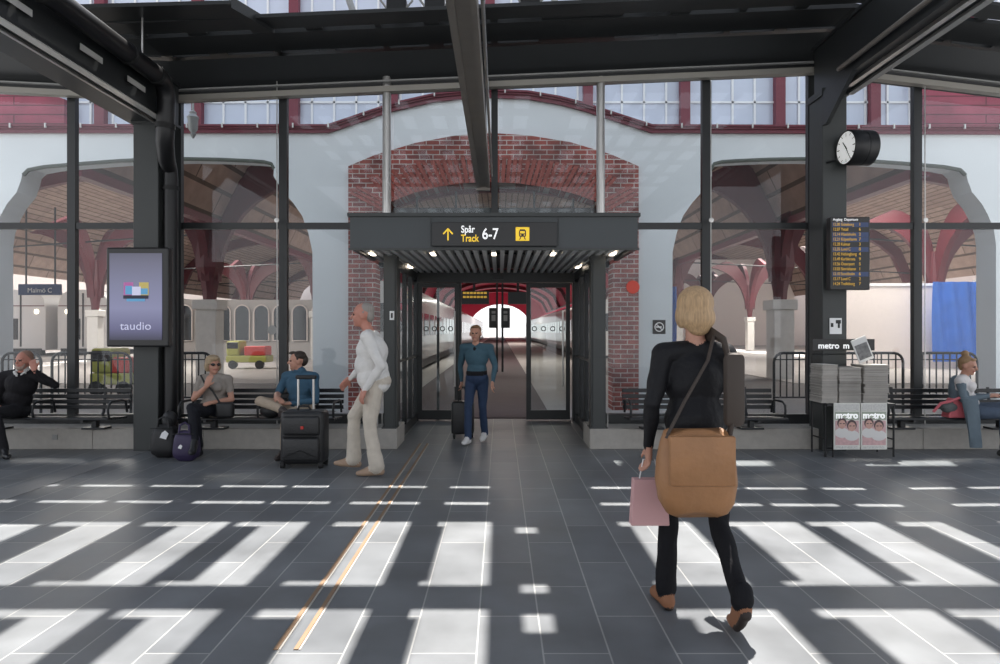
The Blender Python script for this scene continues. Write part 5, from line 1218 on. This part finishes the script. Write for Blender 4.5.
# 7 --- woman with phone, far right (faces photo right / slightly to camera)
f = Fig((gx(966, 7.85), 7.93, 0), FACE_CAM+.85, .93)
S = {'denim': cloth('washed_denim_jacket', (.14, .18, .21)), 'jeans': cloth('light_jeans', (.1, .13, .18)), 'top': cloth('white_top', (.68, .65, .63)), 'shoe': mat('black_pump', (.02, .02, .02), .5)}
pel = (0, -.02, .53); ch = (.0, .0, .81); nk = (.0, .03, .98); shL = (-.17, .01, .92); shR = (.17, .01, .92)
f.torso(pel, ch, nk, shL, shR, 'top', 'jeans', 1.08, 1.15); f.ell((.07, .1, .84), (.07, .06, .065), 'top'); f.ell((-.07, .1, .84), (.07, .06, .065), 'top'); f.ell((0, .08, .66), (.14, .11, .11), 'top')
f.ell((0, -.06, .8), (.17, .08, .18), 'denim'); f.ell((.13, .0, .72), (.05, .1, .16), 'denim'); f.ell((-.13, .0, .72), (.05, .1, .16), 'denim')
f.cap(nk, (0, .05, 1.04), .048, .045, 'skin'); f.head((0, .07, 1.105), yaw=-.2, pitch=-.2, m='skin')
f.arm(shR, (.24, .05, .69), (.1, .3, .74), 'denim', 'denim', .98); f.hand((.09, .31, .745), (-.4, .8, .15), (0, .2, 1), 'skin', .6)
f.arm(shL, (-.24, .05, .69), (-.07, .3, .74), 'denim', 'denim', .98); f.hand((-.06, .31, .745), (.3, .85, .15), (0, .2, 1), 'skin', .6)
f.leg((.09, 0, .52), (.1, .46, .54), (.1, .45, .12), 'jeans', 1.05, 1.2); f.leg((-.09, 0, .52), (.0, .47, .62), (.14, .62, .3), 'jeans', 1.05, 1.1)
f.foot((.1, .45, .09), (0, 1, 0), 'shoe', .25); f.foot((.15, .63, .27), (.2, 1, 0), 'shoe', .25, -.04)
p7 = f.mesh('person', S, wrinkle=.0035); tag(p7, 'woman with hair bun in denim jacket looking at her phone on the right bench', 'person')
h = hairfig(f); q = f.hq
h.ell(q(0, -.03, .05), (.083, .092, .075), 'h'); h.ell(q(0, -.07, .0), (.07, .045, .08), 'h'); h.ell(q(0, -.06, .145), (.048, .045, .042), 'h'); h.cap(q(.03, .05, .09), q(-.03, .05, .09), .02, .02, 'h')
h.mesh('hair', {'h': hairmat('sandy_bun_hair', (.33, .2, .1))}, p7)
wv = f.w((.015, .405, .775)); X = wv.x
t = thing('phone', 'dark smartphone held by the woman on the right bench', 'phone', wv)
T4 = Matrix.Translation(wv) @ rz(FACE_CAM+.85) @ Matrix.Rotation(-.9, 4, 'X')
MB().bbox(-.035, .035, -.005, .005, -.065, .065, .004, 2, T4).build('body', 'sign_black', t); MB().box(-.031, .031, -.0065, -.005, -.058, .058, T4).build('display', 'dark_glass', t)
# pink bag and hanging jacket
X = gx(950, 7.75); pink = mat('coral_pink_bag', (.55, .12, .14), .6, var=.15, vscale=12, bump=.2)
t = thing('tote_bag', 'coral pink and grey bag on the bench beside the phone woman', 'bag', (X, 7.83, .42))
MB().prism([(X-.02, .425), (X+.2, .425), (X+.17, .6), (X+.06, .66)], 7.75, 7.9).build('body', pink, t, bevel=.02)
MB().ellip((X+.02, 7.8, .55), (.1, .07, .07)).build('grey_bundle', mat('grey_scarf', (.12, .13, .13), .8, bump=.4), t, smooth=True)
MB().tube([(X-.2, 7.74, .5), (X-.12, 7.73, .6), (X-.02, 7.73, .62), (X+.1, 7.74, .66), (X+.2, 7.78, .62)], .016, 8).build('strap', pink, t, smooth=True)
X = gx(974, 7.65)
n_ = 10; mb = MB(); vs = []; fs = []
for j in range(10):
    v = j/9; w_ = .07*(1-.35*v)+.02
    for i in range(n_):
        a = 2*math.pi*i/n_; vs.append((X-.04+.07*v+w_*math.cos(a)*(1+.15*math.sin(3*a+4*v)), 7.66+.035*math.sin(a), .66-.56*v))
for j in range(9):
    for i in range(n_): fs.append((j*n_+i, j*n_+(i+1) % n_, (j+1)*n_+(i+1) % n_, (j+1)*n_+i))
fs += [tuple(range(n_)), tuple(range(9*n_, 10*n_))[::-1]]
o = mb.add(vs, fs).build('denim_jacket', cloth('hanging_denim', (.14, .18, .21)), smooth=True); tag(o, 'washed denim jacket sleeve hanging over the edge of the right bench', 'jacket')

# fill lights added to brighten the shed interior, no lamp fittings there
for i, (x, y, z, e_) in enumerate(((-14, 24, 6.5, 900), (14, 24, 6.5, 900), (0, 30, 6.5, 500), (-18, 40, 7, 1300), (18, 42, 7, 1300), (0, 70, 6.5, 900))):
    a = bpy.data.lights.new('shed_fill_light', 'AREA'); a.energy = e_*.9; a.size = 5; a.color = (1, .93, .86)
    o = bpy.data.objects.new('shed_fill_light', a); COL.objects.link(o); o.location = (x, y, z)
